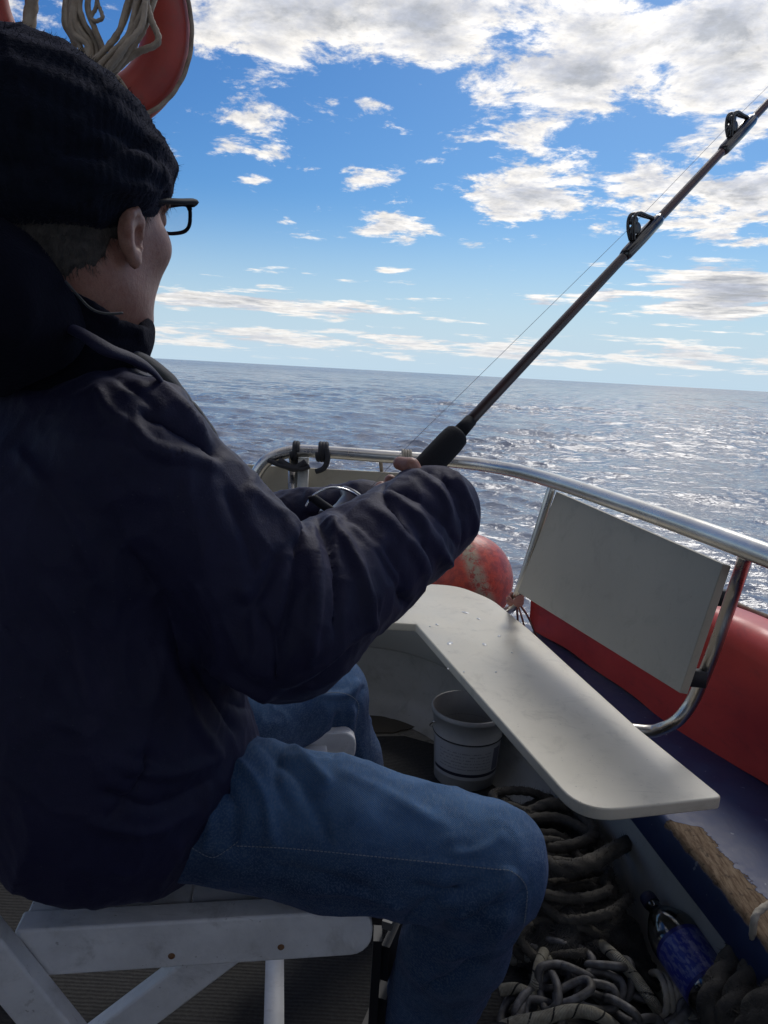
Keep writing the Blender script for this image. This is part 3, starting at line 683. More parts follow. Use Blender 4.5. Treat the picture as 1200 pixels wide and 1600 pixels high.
# ------------------------------------------------------------------ implicit surfaces -> one continuous mesh (sparse surface nets)
def cap(p, a, b, ra, rb):
    a = np.asarray(a, np.float32); b = np.asarray(b, np.float32); ab = b-a
    t = np.clip(((p-a) @ ab)/np.dot(ab, ab), 0, 1); q = p-a-t[..., None]*ab
    return np.sqrt((q*q).sum(-1))-(ra+(rb-ra)*t)
def ell(p, c, ax, r):
    q = ((p-np.asarray(c, np.float32)) @ np.asarray(ax, np.float32).T)
    r = np.asarray(r, np.float32); k0 = np.sqrt(((q/r)**2).sum(-1)); k1 = np.sqrt(((q/(r*r))**2).sum(-1))+1e-9
    return k0*(k0-1)/k1
def smin(a, b, k):
    h = np.clip(.5+.5*(b-a)/k, 0, 1); return b*(1-h)+a*h-k*h*(1-h)
def smax(a, b, k): return -smin(-a, -b, k)
def surface(sdf, lo, hi, h, B=20):
    lo = np.array(lo, float); nb = np.ceil((np.array(hi)-lo)/(h*B)).astype(int); Ntot = nb*B+2
    bi = np.stack(np.meshgrid(*[np.arange(k) for k in nb], indexing='ij'), -1).reshape(-1, 3)
    cen = (lo+(bi+.5)*B*h).astype(np.float32); dd = sdf(cen)
    keep = bi[np.abs(dd) < B*h*.87*1.35+.02]
    g0 = np.arange(B+1); ii = np.stack(np.meshgrid(g0, g0, g0, indexing='ij'), -1)
    keys, poss, quads = [], [], []
    def key(i): return (i[..., 0]*Ntot[1]+i[..., 1])*Ntot[2]+i[..., 2]
    cor = [(a, b, c) for a in (0, 1) for b in (0, 1) for c in (0, 1)]
    edges = [(i, j) for i in range(8) for j in range(i+1, 8) if sum(abs(cor[i][k]-cor[j][k]) for k in range(3)) == 1]
    for b in keep:
        idx = ii+b*B; P = (lo+idx*h).astype(np.float32); v = sdf(P.reshape(-1, 3)).reshape(B+1, B+1, B+1)
        if v.min() > 0 or v.max() < 0: continue
        cs = [v[a:a+B, c:c+B, e:e+B] for a, c, e in cor]; ins = [x < 0 for x in cs]
        s = sum(x.astype(int) for x in ins); act = (s > 0) & (s < 8)
        if act.any():
            acc = np.zeros(act.sum()*3).reshape(-1, 3); cnt = np.zeros(act.sum()); cv = [x[act] for x in cs]
            for i, j in edges:
                m_ = (cv[i] < 0) != (cv[j] < 0); den = cv[i]-cv[j]; t = np.where(m_, cv[i]/np.where(den == 0, 1, den), 0)
                p = np.array(cor[i])+t[:, None]*(np.array(cor[j])-np.array(cor[i])); acc += p*m_[:, None]; cnt += m_
            base = idx[:B, :B, :B][act]; keys.append(key(base)); poss.append(lo+(base+acc/cnt[:, None])*h)
        for ax in range(3):
            sl0 = [slice(0, B)]*3; sl1 = [slice(0, B)]*3; sl1[ax] = slice(1, B+1)
            a, c = v[tuple(sl0)], v[tuple(sl1)]; m_ = (a < 0) != (c < 0)
            if not m_.any(): continue
            base = idx[:B, :B, :B][m_]; o1 = [0, 0, 0]; o2 = [0, 0, 0]; o1[(ax+1) % 3] = 1; o2[(ax+2) % 3] = 1
            o1, o2 = np.array(o1), np.array(o2); q = np.stack([key(base), key(base-o1), key(base-o1-o2), key(base-o2)], 1)
            flip = (a < 0)[m_]; q[flip] = q[flip][:, ::-1]; quads.append(q[:, ::-1])
    K = np.concatenate(keys); Pp = np.concatenate(poss); od = np.argsort(K); K, Pp = K[od], Pp[od]
    Q = np.concatenate(quads); loc = np.searchsorted(K, Q); loc = np.clip(loc, 0, len(K)-1); ok = (K[loc] == Q).all(1)
    return Pp, loc[ok]
def vnorm(V, Q):
    nn = np.cross(V[Q[:, 2]]-V[Q[:, 0]], V[Q[:, 3]]-V[Q[:, 1]]); N = np.zeros_like(V)
    for k in range(4): np.add.at(N, Q[:, k], nn)
    return N/(np.linalg.norm(N, axis=1)[:, None]+1e-12)
def smooth_v(V, Q, it=2, lam=.5):
    E_ = np.concatenate([Q[:, [0, 1]], Q[:, [1, 2]], Q[:, [2, 3]], Q[:, [3, 0]]]); V = V.copy()
    for _ in range(it):
        A = np.zeros_like(V); c = np.zeros(len(V)); np.add.at(A, E_[:, 0], V[E_[:, 1]]); np.add.at(c, E_[:, 0], 1); np.add.at(A, E_[:, 1], V[E_[:, 0]]); np.add.at(c, E_[:, 1], 1)
        V += lam*(A/np.maximum(c, 1)[:, None]-V)
    return V
def fold(V, N, lines):
    """raise or sink real folds along lines given where they run on the side facing the bench and camera"""
    px, py = project(V); facing = np.clip(((CAM-V)*N).sum(1)/np.linalg.norm(CAM-V, axis=1)*3, 0, 1)
    D_ = np.zeros(len(V))
    for pts, wd, amp in lines:
        P = np.array(catmull([(x, y, 0) for x, y in pts], 6))[:, :2]; best = np.full(len(V), 1e9); bt = np.zeros(len(V)); L = len(P)-1
        bb = (px > P[:, 0].min()-4*wd) & (px < P[:, 0].max()+4*wd) & (py > P[:, 1].min()-4*wd) & (py < P[:, 1].max()+4*wd)
        ix = np.nonzero(bb)[0]
        if len(ix) == 0: continue
        q = np.stack([px[ix], py[ix]], 1); be = best[ix]; tt = bt[ix]
        for i in range(L):
            a, b = P[i], P[i+1]; ab = b-a; t = np.clip(((q-a) @ ab)/(ab @ ab+1e-9), 0, 1); dd = np.linalg.norm(q-a-t[:, None]*ab, axis=1)
            m_ = dd < be; be[m_] = dd[m_]; tt[m_] = (i+t[m_])/L
        prof = (.55*np.exp(-(be/wd)**2)+.60*np.exp(-(be/(wd*.5))**1.4))*np.clip(np.minimum(tt, 1-tt)*6, 0, 1)
        D_[ix] += amp*prof
    return V+N*(D_*facing)[:, None]
def nz3(V, sc, seed=0.):
    return np.array([mnoise.noise(Vector((v[0]*sc[0]+seed, v[1]*sc[1], v[2]*sc[2]))) for v in V])
def crumple(V, N, sc, amp, seed=0.):
    r_ = 1-2*np.abs(nz3(V, sc, seed)); return V+N*(amp*(np.clip(r_, -1, 1)**3))[:, None]

# ------------------------------------------------------------------ the fisherman
Fd = np.array((.77, .64, 0)); Rd = np.array((.64, -.77, 0)); Ud = np.array((0, 0, 1.))
AX = np.array([Rd, Fd, Ud])                                  # torso axes: right, front, up
pel = np.array((-.375, .905, .56)); chest = np.array((-.375, .885, .90)); neckb = np.array((-.365, .875, 1.09))
shR = at(205, 700, .785); elR = at(445, 965, .86); wrR = at(670, 806, 1.03)
shL = np.array((-.50, 1.02, 1.02)); elL = np.array((-.30, 1.20, .80)); wrL = at(565, 797, 1.13)
hipR = np.array((-.255, .865, .55)); knR = at(757, 1350, .925); anR = np.array((.087, .955, .09))
hipL = np.array((-.40, .99, .545)); knL = at(508, 1085, 1.39); anL = np.array((.02, 1.38, .09))
ha = math.radians(23); Hf = np.array((math.sin(ha), math.cos(ha), -.02)); Hf /= np.linalg.norm(Hf)
Hr = np.cross(Hf, (0, 0, 1.)); Hr /= np.linalg.norm(Hr); Hu = np.cross(Hr, Hf); HAX = np.array([Hr, Hf, Hu])
hc = at(124, 338, .80)                                       # head centre, at eye level
def H(r_, f_, u_): return hc+Hr*r_+Hf*f_+Hu*u_
# rod line
rod0, rod1 = at(480, 930, .98), at(1200, 160, 1.36)
rdir = (rod1-rod0)/np.linalg.norm(rod1-rod0)
def rod_at(px):                                              # point of the rod axis by picture column
    lo_, hi_ = 0., 3.
    for _ in range(40):
        m_ = (lo_+hi_)/2; x, _y = project((rod0+rdir*m_)[None])
        if x[0] < px: lo_ = m_
        else: hi_ = m_
    return rod0+rdir*lo_
gripL = rod_at(572); gripR = rod_at(613)
side = np.cross(rdir, (0, 0, 1.)); side /= np.linalg.norm(side); rup = np.cross(side, rdir)   # rup: towards the guides

def hand_sdf(p, wrist, grip, curl_dir, k=.008):
    """palm beside the grip and five fingers closed round it"""
    w = np.array(wrist); gp = np.array(grip); to = gp-w
    pal = gp-to/np.linalg.norm(to)*.030
    d_ = cap(p, w, pal, .026, .028)
    d_ = smin(d_, cap(p, pal-rdir*.028, pal+rdir*.028, .018, .018), .02)
    nrm = to-np.dot(to, rdir)*rdir; nrm /= np.linalg.norm(nrm); oth = np.cross(rdir, nrm)*curl_dir
    for i, (off, ln, rr) in enumerate(((-.030, .9, .0078), (-.010, 1.02, .0088), (.011, 1.06, .0092), (.031, 1.0, .0090))):
        R_ = .0225
        pts = [pal+rdir*off+oth*.012]
        for a in (.5, 1.3, 2.1, 2.8*ln):
            pts.append(gp+rdir*off*.95+(-nrm*math.cos(a)+oth*math.sin(a))*(R_+rr*.8))
        for a, b in zip(pts[:-1], pts[1:]): d_ = smin(d_, cap(p, a, b, rr*1.05, rr), .004)
    pts = [pal+rdir*.030-oth*.010, gp+rdir*.045-oth*.024-nrm*.010, gp+rdir*.052-oth*.026+nrm*.012, gp+rdir*.050-oth*.012+nrm*.030]
    for a, b in zip(pts[:-1], pts[1:]): d_ = smin(d_, cap(p, a, b, .0115, .0098), .006)
    return d_
def head_sdf(p):
    d_ = ell(p, H(0, -.012, .035), HAX, (.076, .098, .095))            # skull
    d_ = smin(d_, ell(p, H(0, .024, -.035), HAX, (.069, .074, .086)), .03)   # face
    d_ = smin(d_, cap(p, H(.044, .000, -.075), H(.018, .066, -.105), .022, .020), .025)   # jaw, both sides
    d_ = smin(d_, cap(p, H(-.044, .000, -.075), H(-.018, .066, -.105), .022, .020), .025)
    d_ = smin(d_, ell(p, H(.046, .058, -.022), HAX, (.022, .024, .022)), .02)  # cheekbones
    d_ = smin(d_, ell(p, H(-.046, .058, -.022), HAX, (.022, .024, .022)), .02)
    d_ = smin(d_, cap(p, H(-.04, .083, .032), H(.04, .083, .032), .011, .011), .015)       # brow
    d_ = smin(d_, cap(p, H(0, .090, .008), H(0, .110, -.035), .008, .012), .010)          # nose
    for s in (-1, 1):
        d_ = smin(d_, ell(p, H(.012*s, .104, -.038), HAX, (.009, .010, .008)), .006)
        d_ = smax(d_, -ell(p, H(.032*s, .098, .014), HAX, (.016, .012, .011)), .008)       # eye sockets
        d_ = smin(d_, ell(p, H(.032*s, .084, .014), HAX, (.0125, .0125, .0125)), .002)     # eyeballs
    d_ = smin(d_, cap(p, H(-.020, .091, -.064), H(.020, .091, -.064), .0065, .0065), .006)  # lips
    d_ = smin(d_, cap(p, H(-.017, .089, -.074), H(.017, .089, -.074), .007, .007), .006)
    d_ = smin(d_, ell(p, H(0, .082, -.102), HAX, (.020, .016, .016)), .015)               # chin
    # nape and neck
    d_ = smin(d_, cap(p, H(0, -.030, -.055), neckb+np.array((0, 0, -.03)), .060, .064), .04)
    for s in (-1, 1):                                                                    # ears
        e0 = H(.079*s, -.010, -.026)
        def E3(f_, u_, o_=0.): return e0+Hf*f_*.84+Hu*u_*.80+Hr*s*o_*.85
        d_ = smin(d_, cap(p, E3(.006, -.01), E3(.004, .012), .010, .010), .008)
        rim = [E3(.014, .006, .002), E3(.012, .024, .006), E3(-.002, .033, .011), E3(-.016, .026, .015), E3(-.020, .008, .015), E3(-.014, -.012, .011), E3(-.003, -.026, .007), E3(.008, -.024, .003)]
        for a, b in zip(rim[:-1], rim[1:]): d_ = smin(d_, cap(p, a, b, .0045, .0045), .004)
        d_ = smin(d_, ell(p, E3(.002, -.026, .006), HAX, (.006, .008, .010)), .004)        # lobe
        d_ = smin(d_, ell(p, E3(-.006, .004, .005), HAX, (.007, .016, .024)), .004)
        inr = [E3(.004, .020, .009), E3(-.009, .016, .0105), E3(-.011, .000, .0105), E3(-.002, -.012, .008)]
        for a, b in zip(inr[:-1], inr[1:]): d_ = smin(d_, cap(p, a, b, .0028, .0028), .003)
        d_ = smax(d_, -ell(p, E3(.004, .001, .012), HAX, (.008, .008, .012)), .003)        # concha
    return d_
def body_sdf(p):
    d_ = ell(p, pel, AX, (.165, .12, .13))
    d_ = smin(d_, ell(p, (pel+chest)/2, AX, (.150, .115, .20)), .06)
    d_ = smin(d_, ell(p, chest, AX, (.165, .12, .17)), .06)
    d_ = smin(d_, cap(p, neckb, neckb+np.array((0, 0, -.1)), .060, .09), .05)
    for sh, elb, wr in ((shR, elR, wrR), (shL, elL, wrL)):
        s0 = sh*.8+chest*.2
        d_ = smin(d_, cap(p, s0, elb, .045, .038), .03); d_ = smin(d_, cap(p, elb, wr, .036, .026), .012)
    for hp, kn, an in ((hipR, knR, anR), (hipL, knL, anL)):
        d_ = smin(d_, cap(p, hp, kn, .070, .050), .03); d_ = smin(d_, cap(p, kn, an, .048, .034), .012)
        toe = an+np.array((.13, .05, -.05)); d_ = smin(d_, cap(p, an, toe, .034, .028), .02)
    d_ = smin(d_, hand_sdf(p, wrL, gripL, 1), .01); d_ = smin(d_, hand_sdf(p, wrR, gripR, -1), .01)
    d_ = smin(d_, head_sdf(p), .02)
    return d_
person = thing('person', 'man in navy jacket, knit cap and jeans sitting on the white stool, holding the rod', 'person', (-.3, .9, 0))
V, Q = surface(body_sdf, (-.75, .50, -.02), (.42, 1.62, 1.52), .0032, 24)
link('body', npmesh('body', V, Q), M['skin'], person)

# --- jacket
def jacket_sdf(p):
    d_ = ell(p, pel+np.array((-.005, .0, .03)), AX, (.235, .185, .20))
    d_ = smin(d_, ell(p, (pel+chest)/2, AX, (.215, .175, .21)), .08)
    d_ = smin(d_, ell(p, chest-Fd*.025+np.array((0, 0, .0)), AX, (.20, .135, .16)), .06)
    d_ = smin(d_, cap(p, neckb+np.array((0, 0, -.055)), chest-Fd*.02, .080, .12), .05)
    # shoulders
    d_ = smin(d_, cap(p, neckb+np.array((0, 0, -.07)), shR, .065, .066), .05)
    d_ = smin(d_, cap(p, neckb+np.array((0, 0, -.07)), shL, .065, .062), .05)
    d_ = smin(d_, cap(p, shR, elR, .068, .088), .035)
    d_ = smin(d_, cap(p, elR, wrR, .092, .064), .020)
    d_ = smin(d_, cap(p, wrR+(elR-wrR)*.18, wrR+np.array((.010, .0, .006)), .070, .058), .015)
    d_ = smin(d_, cap(p, shL, elL, .070, .062), .03); d_ = smin(d_, cap(p, elL, wrL, .060, .044), .02)
    # flare over the lap, thigh and seat
    d_ = smin(d_, cap(p, hipR+np.array((-.07, -.02, .01)), hipR+np.array((.01, .01, .03)), .100, .092), .05)
    d_ = smin(d_, cap(p, hipL+np.array((-.02, 0, .03)), hipL+np.array((.05, .05, .03)), .11, .095), .05)
    d_ = smax(d_, -(p[..., 2]-.456-.38*np.clip(.82-p[..., 1], 0, 1)-.55*np.clip(-.33-p[..., 0], 0, 1)), .012)                    # rests on the stool
    # open neck
    d_ = smax(d_, -cap(p, neckb+np.array((.0, .0, -.035)), neckb+np.array((.0, .0, .2)), .066, .075), .015)
    # sleeve mouths
    for wr, elb, q in ((wrR, elR, .048), (wrL, elL, .036)):
        ax = (wr-elb)/np.linalg.norm(wr-elb); tip = wr+ax*.075; d_ = smax(d_, -cap(p, wr+ax*.055, tip+ax*.03, q-.006, q+.02), .008)
    return d_
JF0 = [([(700, 722), (722, 760), (738, 800), (740, 840), (722, 870)], 5, .005), ([(680, 724), (704, 765), (722, 810), (722, 850), (705, 885)], 4, -.005), ([(560, 1000), (500, 1060), (440, 1085)], 9, -.005),
 ([(590, 960), (520, 1030), (450, 1070)], 8, .004), ([(400, 950), (430, 1010), (430, 1070)], 8, -.006), ([(370, 900), (400, 980), (400, 1060)], 8, .006), ([(620, 735), (600, 760), (605, 790), (640, 850)], 6, -.006), ([(540, 800), (520, 830), (530, 900)], 6, .005)]
JF = list(JF0)                                                     # folds: (line, width px, height m)
for pts, w, a in [
 ([(590, 765), (640, 800), (690, 870), (712, 900)], 9, .007), ([(560, 785), (620, 830), (670, 900), (690, 945)], 10, .006), ([(520, 790), (575, 840), (620, 910), (640, 960)], 11, -.007),
 ([(505, 800), (545, 860), (570, 930), (575, 1000)], 10, .009), ([(490, 800), (515, 860), (525, 930), (520, 1010)], 9, -.008), ([(478, 805), (490, 870), (492, 950), (480, 1050)], 9, .008),
 ([(465, 820), (462, 880), (450, 950), (430, 1020)], 9, -.007), ([(440, 850), (410, 920), (380, 960)], 13, -.007), ([(600, 750), (650, 745), (690, 775), (705, 820)], 7, .006),
 ([(610, 742), (660, 735), (710, 765), (728, 815)], 6, -.005), ([(595, 770), (640, 775), (690, 812), (715, 860)], 7, -.006), ([(640, 790), (680, 840), (700, 885)], 7, .005),
 ([(540, 810), (600, 870), (640, 940)], 8, .006), ([(600, 850), (625, 900), (632, 960)], 9, -.006), ([(655, 840), (668, 900), (655, 960)], 8, -.005),
 ([(205, 655), (235, 700), (290, 715), (345, 735)], 9, .008), ([(215, 640), (255, 660), (300, 690), (345, 722)], 12, -.012), ([(160, 520), (220, 570), (280, 640), (330, 700)], 8, .006),
 ([(130, 560), (200, 600), (250, 640)], 10, -.006), ([(150, 600), (170, 640), (200, 660)], 9, .006), ([(380, 760), (430, 800), (470, 850)], 10, .005), ([(350, 760), (380, 830), (400, 900)], 12, -.006),
 ([(300, 1030), (330, 1080), (370, 1150)], 8, -.009), ([(315, 1020), (370, 1060), (430, 1090)], 10, .010), ([(345, 1090), (390, 1110), (430, 1098)], 10, -.006), ([(250, 1000), (300, 1120), (350, 1190)], 12, .006),
 ([(160, 1180), (260, 1210), (350, 1180)], 10, .006), ([(150, 1230), (240, 1260), (340, 1210)], 10, -.006), ([(140, 1280), (230, 1300), (310, 1260)], 9, .005), ([(60, 900), (120, 1000), (140, 1120)], 16, .006),
 ([(200, 850), (260, 950), (280, 1060)], 14, -.006), ([(20, 700), (90, 780), (150, 900)], 16, .005), ([(300, 900), (340, 980), (350, 1050)], 12, .005), ([(230, 1170), (210, 1230), (160, 1290)], 9, -.006)]:
    JF.append((pts, w, a))
V, Q = surface(jacket_sdf, (-.80, .45, .38), (.30, 1.50, 1.24), .0038, 22)
V = smooth_v(V, Q, 1); N = vnorm(V, Q)
V = fold(V, N, JF)
N = vnorm(V, Q); V = crumple(V, N, (9, 9, 5), .0055, 3.); N = vnorm(V, Q); V = crumple(V, N, (24, 24, 13), .0026, 8.); N = vnorm(V, Q); V = crumple(V, N, (55, 55, 30), .0012, 4.); V = smooth_v(V, Q, 1)
jk = link('jacket', npmesh('jacket', V, Q), M['jacket'], person)

# --- jeans
def jeans_sdf(p):
    d_ = ell(p, pel+np.array((.01, .01, -.005)), AX, (.20, .165, .115))
    d_ = smin(d_, cap(p, hipR, knR, .097, .077), .04); d_ = smin(d_, cap(p, hipL, knL, .098, .078), .04)
    for kn, an in ((knR, anR), (knL, anL)):
        d_ = smin(d_, cap(p, kn, kn+(an-kn)*.35, .070, .067), .015); d_ = smin(d_, cap(p, kn+(an-kn)*.35, an, .067, .064), .02)
    d_ = smax(d_, -(p[..., 2]-(.448+.0*p[..., 0]))-np.where((np.linalg.norm(p[..., :2]-np.array((-.2, .98)), axis=-1) > .36), 9., 0.), .01)
    return d_
def jeans_sdf2(p):                                           # lower body flattened only where it rests on the seat
    top = ell(p, pel+np.array((.01, .01, -.005)), AX, (.20, .165, .115))
    top = smin(top, cap(p, hipR, hipR+(knR-hipR)*.55, .095, .087), .04); top = smin(top, cap(p, hipL, hipL+(knL-hipL)*.55, .098, .089), .04)
    top = smax(top, -(p[..., 2]-.451), .015)
    d_ = smin(top, cap(p, hipR+(knR-hipR)*.55, knR, .087, .077), .02); d_ = smin(d_, cap(p, hipL+(knL-hipL)*.55, knL, .087, .078), .02)
    for kn, an in ((knR, anR), (knL, anL)):
        d_ = smin(d_, cap(p, kn, kn+(an-kn)*.35, .070, .067), .015); d_ = smin(d_, cap(p, kn+(an-kn)*.35, an, .067, .064), .02)
    return d_
V, Q = surface(jeans_sdf2, (-.65, .55, .0), (.38, 1.60, .75), .0040, 22)
N = vnorm(V, Q)
JN = [([(300, 1230), (330, 1280), (320, 1330)], 9, .007), ([(330, 1200), (370, 1260), (360, 1330)], 9, -.007), ([(360, 1180), (410, 1240), (430, 1330)], 10, .006), ([(400, 1160), (470, 1220), (520, 1330)], 12, -.005),
      ([(450, 1160), (520, 1230)], 10, .005), ([(800, 1360), (770, 1400), (700, 1430)], 9, .008), ([(790, 1390), (740, 1430), (680, 1450)], 8, -.008), ([(800, 1420), (760, 1470), (680, 1500)], 9, .007),
      ([(770, 1480), (700, 1530), (660, 1540)], 10, -.006), ([(800, 1500), (760, 1560), (700, 1590)], 10, .005), ([(760, 1370), (700, 1390), (640, 1385)], 8, -.006), ([(740, 1400), (680, 1410)], 8, .006),
      ([(560, 1060), (540, 1085), (480, 1085)], 6, .006), ([(550, 1100), (545, 1150), (548, 1190)], 6, .005), ([(530, 1110), (520, 1150), (520, 1190)], 6, -.005), ([(570, 1070), (555, 1110)], 5, -.004)]
JN = [(a_, b_, c_*1.35) for a_, b_, c_ in JN]+[([(370, 1322), (440, 1325), (520, 1332), (600, 1340), (700, 1350), (770, 1358), (800, 1362), (822, 1385), (822, 1420), (812, 1480), (798, 1540), (790, 1600)], 4, .0028),
 ([(420, 1350), (520, 1370), (600, 1400)], 8, -.005), ([(460, 1390), (560, 1395), (640, 1420)], 8, .005), ([(680, 1400), (640, 1430), (620, 1460)], 7, -.007), ([(790, 1300), (750, 1330), (700, 1335)], 8, .004), ([(830, 1380), (800, 1410), (760, 1425)], 6, -.006),
 ([(520, 1200), (600, 1240), (680, 1290)], 12, .004), ([(440, 1170), (430, 1220), (460, 1280)], 8, -.005)]
V = fold(V, N, JN); N = vnorm(V, Q); V = crumple(V, N, (12, 12, 9), .0035, 5.); N = vnorm(V, Q); V = crumple(V, N, (38, 38, 30), .0012, 2.); V = smooth_v(V, Q, 1)
jn = link('jeans', npmesh('jeans', V, Q), M['denim'], person)
thigh_light = np.zeros(len(V))
for hp, kn in ((hipR, knR), (hipL, knL)):                    # top light on each thigh and knee painted in as a denim fade
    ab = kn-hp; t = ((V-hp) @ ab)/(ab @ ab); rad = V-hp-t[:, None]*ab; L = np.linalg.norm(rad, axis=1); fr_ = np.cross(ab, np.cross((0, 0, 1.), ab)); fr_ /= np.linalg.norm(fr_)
    w_ = np.clip((rad @ fr_)/(L+1e-9)*1.5-.15, 0, 1)*np.clip((t-.12)/.3, 0, 1)*np.clip((1.18-t)/.2, 0, 1)*(L < .13); thigh_light = np.maximum(thigh_light, w_)
at_ = jn.data.attributes.new('thigh_light', 'FLOAT', 'POINT'); at_.data.foreach_set('value', thigh_light.astype(np.float32))
bv = BVHTree.FromPolygons([Vector(v) for v in V], [tuple(q) for q in Q.tolist()])
def onto(b, pts, lift=.0006, n_=8):
    out = []
    for x, y, _ in catmull([(x, y, 0) for x, y in pts], n_):
        r_ = Vector(ray(x, y)).normalized(); h = b.ray_cast(Vector(CAM), r_)
        if h[0] is not None: out.append(np.array(h[0]-r_*lift))
    return out
def stitches(P, r_, name, matn, parent, dash=.0045):
    parts = []; seg_ = []
    if len(P) < 4: return
    L = [0.]
    for a, b in zip(P[:-1], P[1:]): L.append(L[-1]+np.linalg.norm(b-a))
    L = np.array(L); P = np.array(P); s = 0.
    while s+dash*.65 < L[-1]:
        pts = [np.array([np.interp(t, L, P[:, k]) for k in range(3)]) for t in (s, s+dash*.65)]
        if np.linalg.norm(pts[1]-pts[0]) < dash*1.2: parts.append(tube(pts, r_, 5))
        s += dash
    build(name, parts, matn, parent)
stitches(onto(bv, [(370, 1322), (440, 1325), (520, 1332), (600, 1340), (700, 1350), (770, 1358), (800, 1362), (822, 1385), (822, 1420), (812, 1480), (798, 1540), (790, 1600)]), .0006, 'seam_stitching', M['stitch'], jn)
stitches(onto(bv, [(300, 1325), (330, 1340), (352, 1330), (372, 1315)]), .0005, 'pocket_stitching', M['stitch'], jn)
stitches(onto(bv, [(470, 1092), (505, 1083), (540, 1084), (560, 1100), (556, 1130), (550, 1170)]), .0008, 'knee_stitching', M['stitch'], jn)
for an, s in ((anR, 1), (anL, 1)):
    def shoe_sdf(p, an=an):
        a = an+np.array((-.04, -.01, -.045)); b = an+np.array((.15, .06, -.055)); d_ = cap(p, a, b, .042, .036); d_ = smin(d_, cap(p, an, a, .045, .045), .03); return smax(d_, -(p[..., 2]-.009), .006)
    V, Q = surface(shoe_sdf, an-np.array((.15, .15, .1)), an+np.array((.25, .2, .1)), .006, 12); link('shoe', npmesh('shoe', V, Q), M['shoe'], person)

# --- knit cap
def cap_sdf(p):
    d_ = ell(p, H(-.010, -.030, .060), HAX, (.103, .116, .094))
    d_ = smin(d_, ell(p, H(-.046, -.042, .099), HAX, (.084, .085, .068)), .025)
    # folded brim, lower at the back
    tl = np.array((0, -.30, 1.)); tl /= np.linalg.norm(tl); pc = H(-.0, -.014, .038)
    ax2 = np.array([Hr, Hf*1.0+Hu*.40, -Hf*.40+Hu]); ax2 = ax2/np.linalg.norm(ax2, axis=1)[:, None]
    br = ell(p, pc, ax2, (.104, .119, .066)); d_ = smin(d_, br, .003)
    q = (p-pc) @ ax2[2]
    d_ = smax(d_, -(q+.052), .010)                            # lower rim
    return d_
V, Q = surface(cap_sdf, hc-.26, hc+.30, .0032, 22); V = smooth_v(V, Q, 1); N = vnorm(V, Q)
V = fold(V, N, [([(265, 262), (200, 215), (120, 190)], 12, -.004), ([(262, 240), (215, 175), (150, 130)], 14, .004), ([(255, 300), (200, 290), (100, 320)], 10, .004), ([(240, 210), (160, 240), (80, 230)], 14, -.005)])
N = vnorm(V, Q); V = crumple(V, N, (16, 16, 16), .003, 2.)
# knitted rows as real relief
qq = (V-hc) @ (Hu+Hf*.2); an_ = np.arctan2((V-hc) @ Hr, (V-hc) @ Hf); V = V+N*(.0006*np.sin(an_*84+2.5*nz3(V, (12, 12, 12)))+.0016*np.sin(qq*2*PI/.034+1.5*nz3(V, (7, 7, 7))))[:, None]+N*(.0006*nz3(V, (130, 130, 130)))[:, None]
cp = link('knit_cap', npmesh('knit_cap', V, Q), M['knit'], person)
# fuzz on the cap outline
Nn = vnorm(V, Q); pick = rng.choice(len(V), 5200); P0 = V[pick]; N0 = Nn[pick]; J = N0+rng.normal(size=N0.shape)*.7; J /= np.linalg.norm(J, axis=1)[:, None]
L = (.003+.005*rng.random(len(pick)))[:, None]; T = np.cross(J, rng.normal(size=J.shape)); T /= np.linalg.norm(T, axis=1)[:, None]
a = P0-T*.00025; b = P0+T*.00025; c_ = P0+J*L
link('fuzz', npmesh('fuzz', np.concatenate([a, b, c_]), np.stack([np.arange(len(pick)), np.arange(len(pick))+len(pick), np.arange(len(pick))+2*len(pick)], 1)), M['knit'], cp)

# --- grey cropped hair at nape and temple: a thin shell under the cap with a soft lower edge, plus short hairs
def hair_sdf(p):
    base = head_sdf(p)-.0012
    q = p-hc; u = q @ Hu; f_ = q @ Hf
    lim = np.interp(f_, [-.12, -.05, -.03, .0, .02, .035, .05, .06], [-.075, -.068, -.040, -.02, .0, .012, .02, .03])
    lim = lim+.005*np.sin(f_*210)+.003*np.sin(f_*470+(q @ Hr)*200)
    return smax(smax(base, lim-u, .006), np.abs(q @ Hr)-.0785, .003)
V, Q = surface(hair_sdf, hc-.14, hc+.16, .0032, 20)
hr = link('hair', npmesh('hair', V, Q), M['hair'], person)
Nn = vnorm(V, Q); q = V-hc; u = q @ Hu; ok = np.nonzero(u < .06)[0]; pick = rng.choice(ok, 14000); P0 = V[pick]; N0 = Nn[pick]
J = N0*.5-Hu*.9-Hf*.3+rng.normal(size=N0.shape)*.25; J /= np.linalg.norm(J, axis=1)[:, None]; L = (.004+.006*rng.random(len(pick)))[:, None]
T = np.cross(J, N0); T /= np.linalg.norm(T, axis=1)[:, None]+1e-9; a = P0-T*.0004; b = P0+T*.0004; c_ = P0+J*L*1.3+N0*.0015
link('hair_strands', npmesh('hair_strands', np.concatenate([a, b, c_]), np.stack([np.arange(len(pick)), np.arange(len(pick))+len(pick), np.arange(len(pick))+2*len(pick)], 1)), M['hair'], hr)

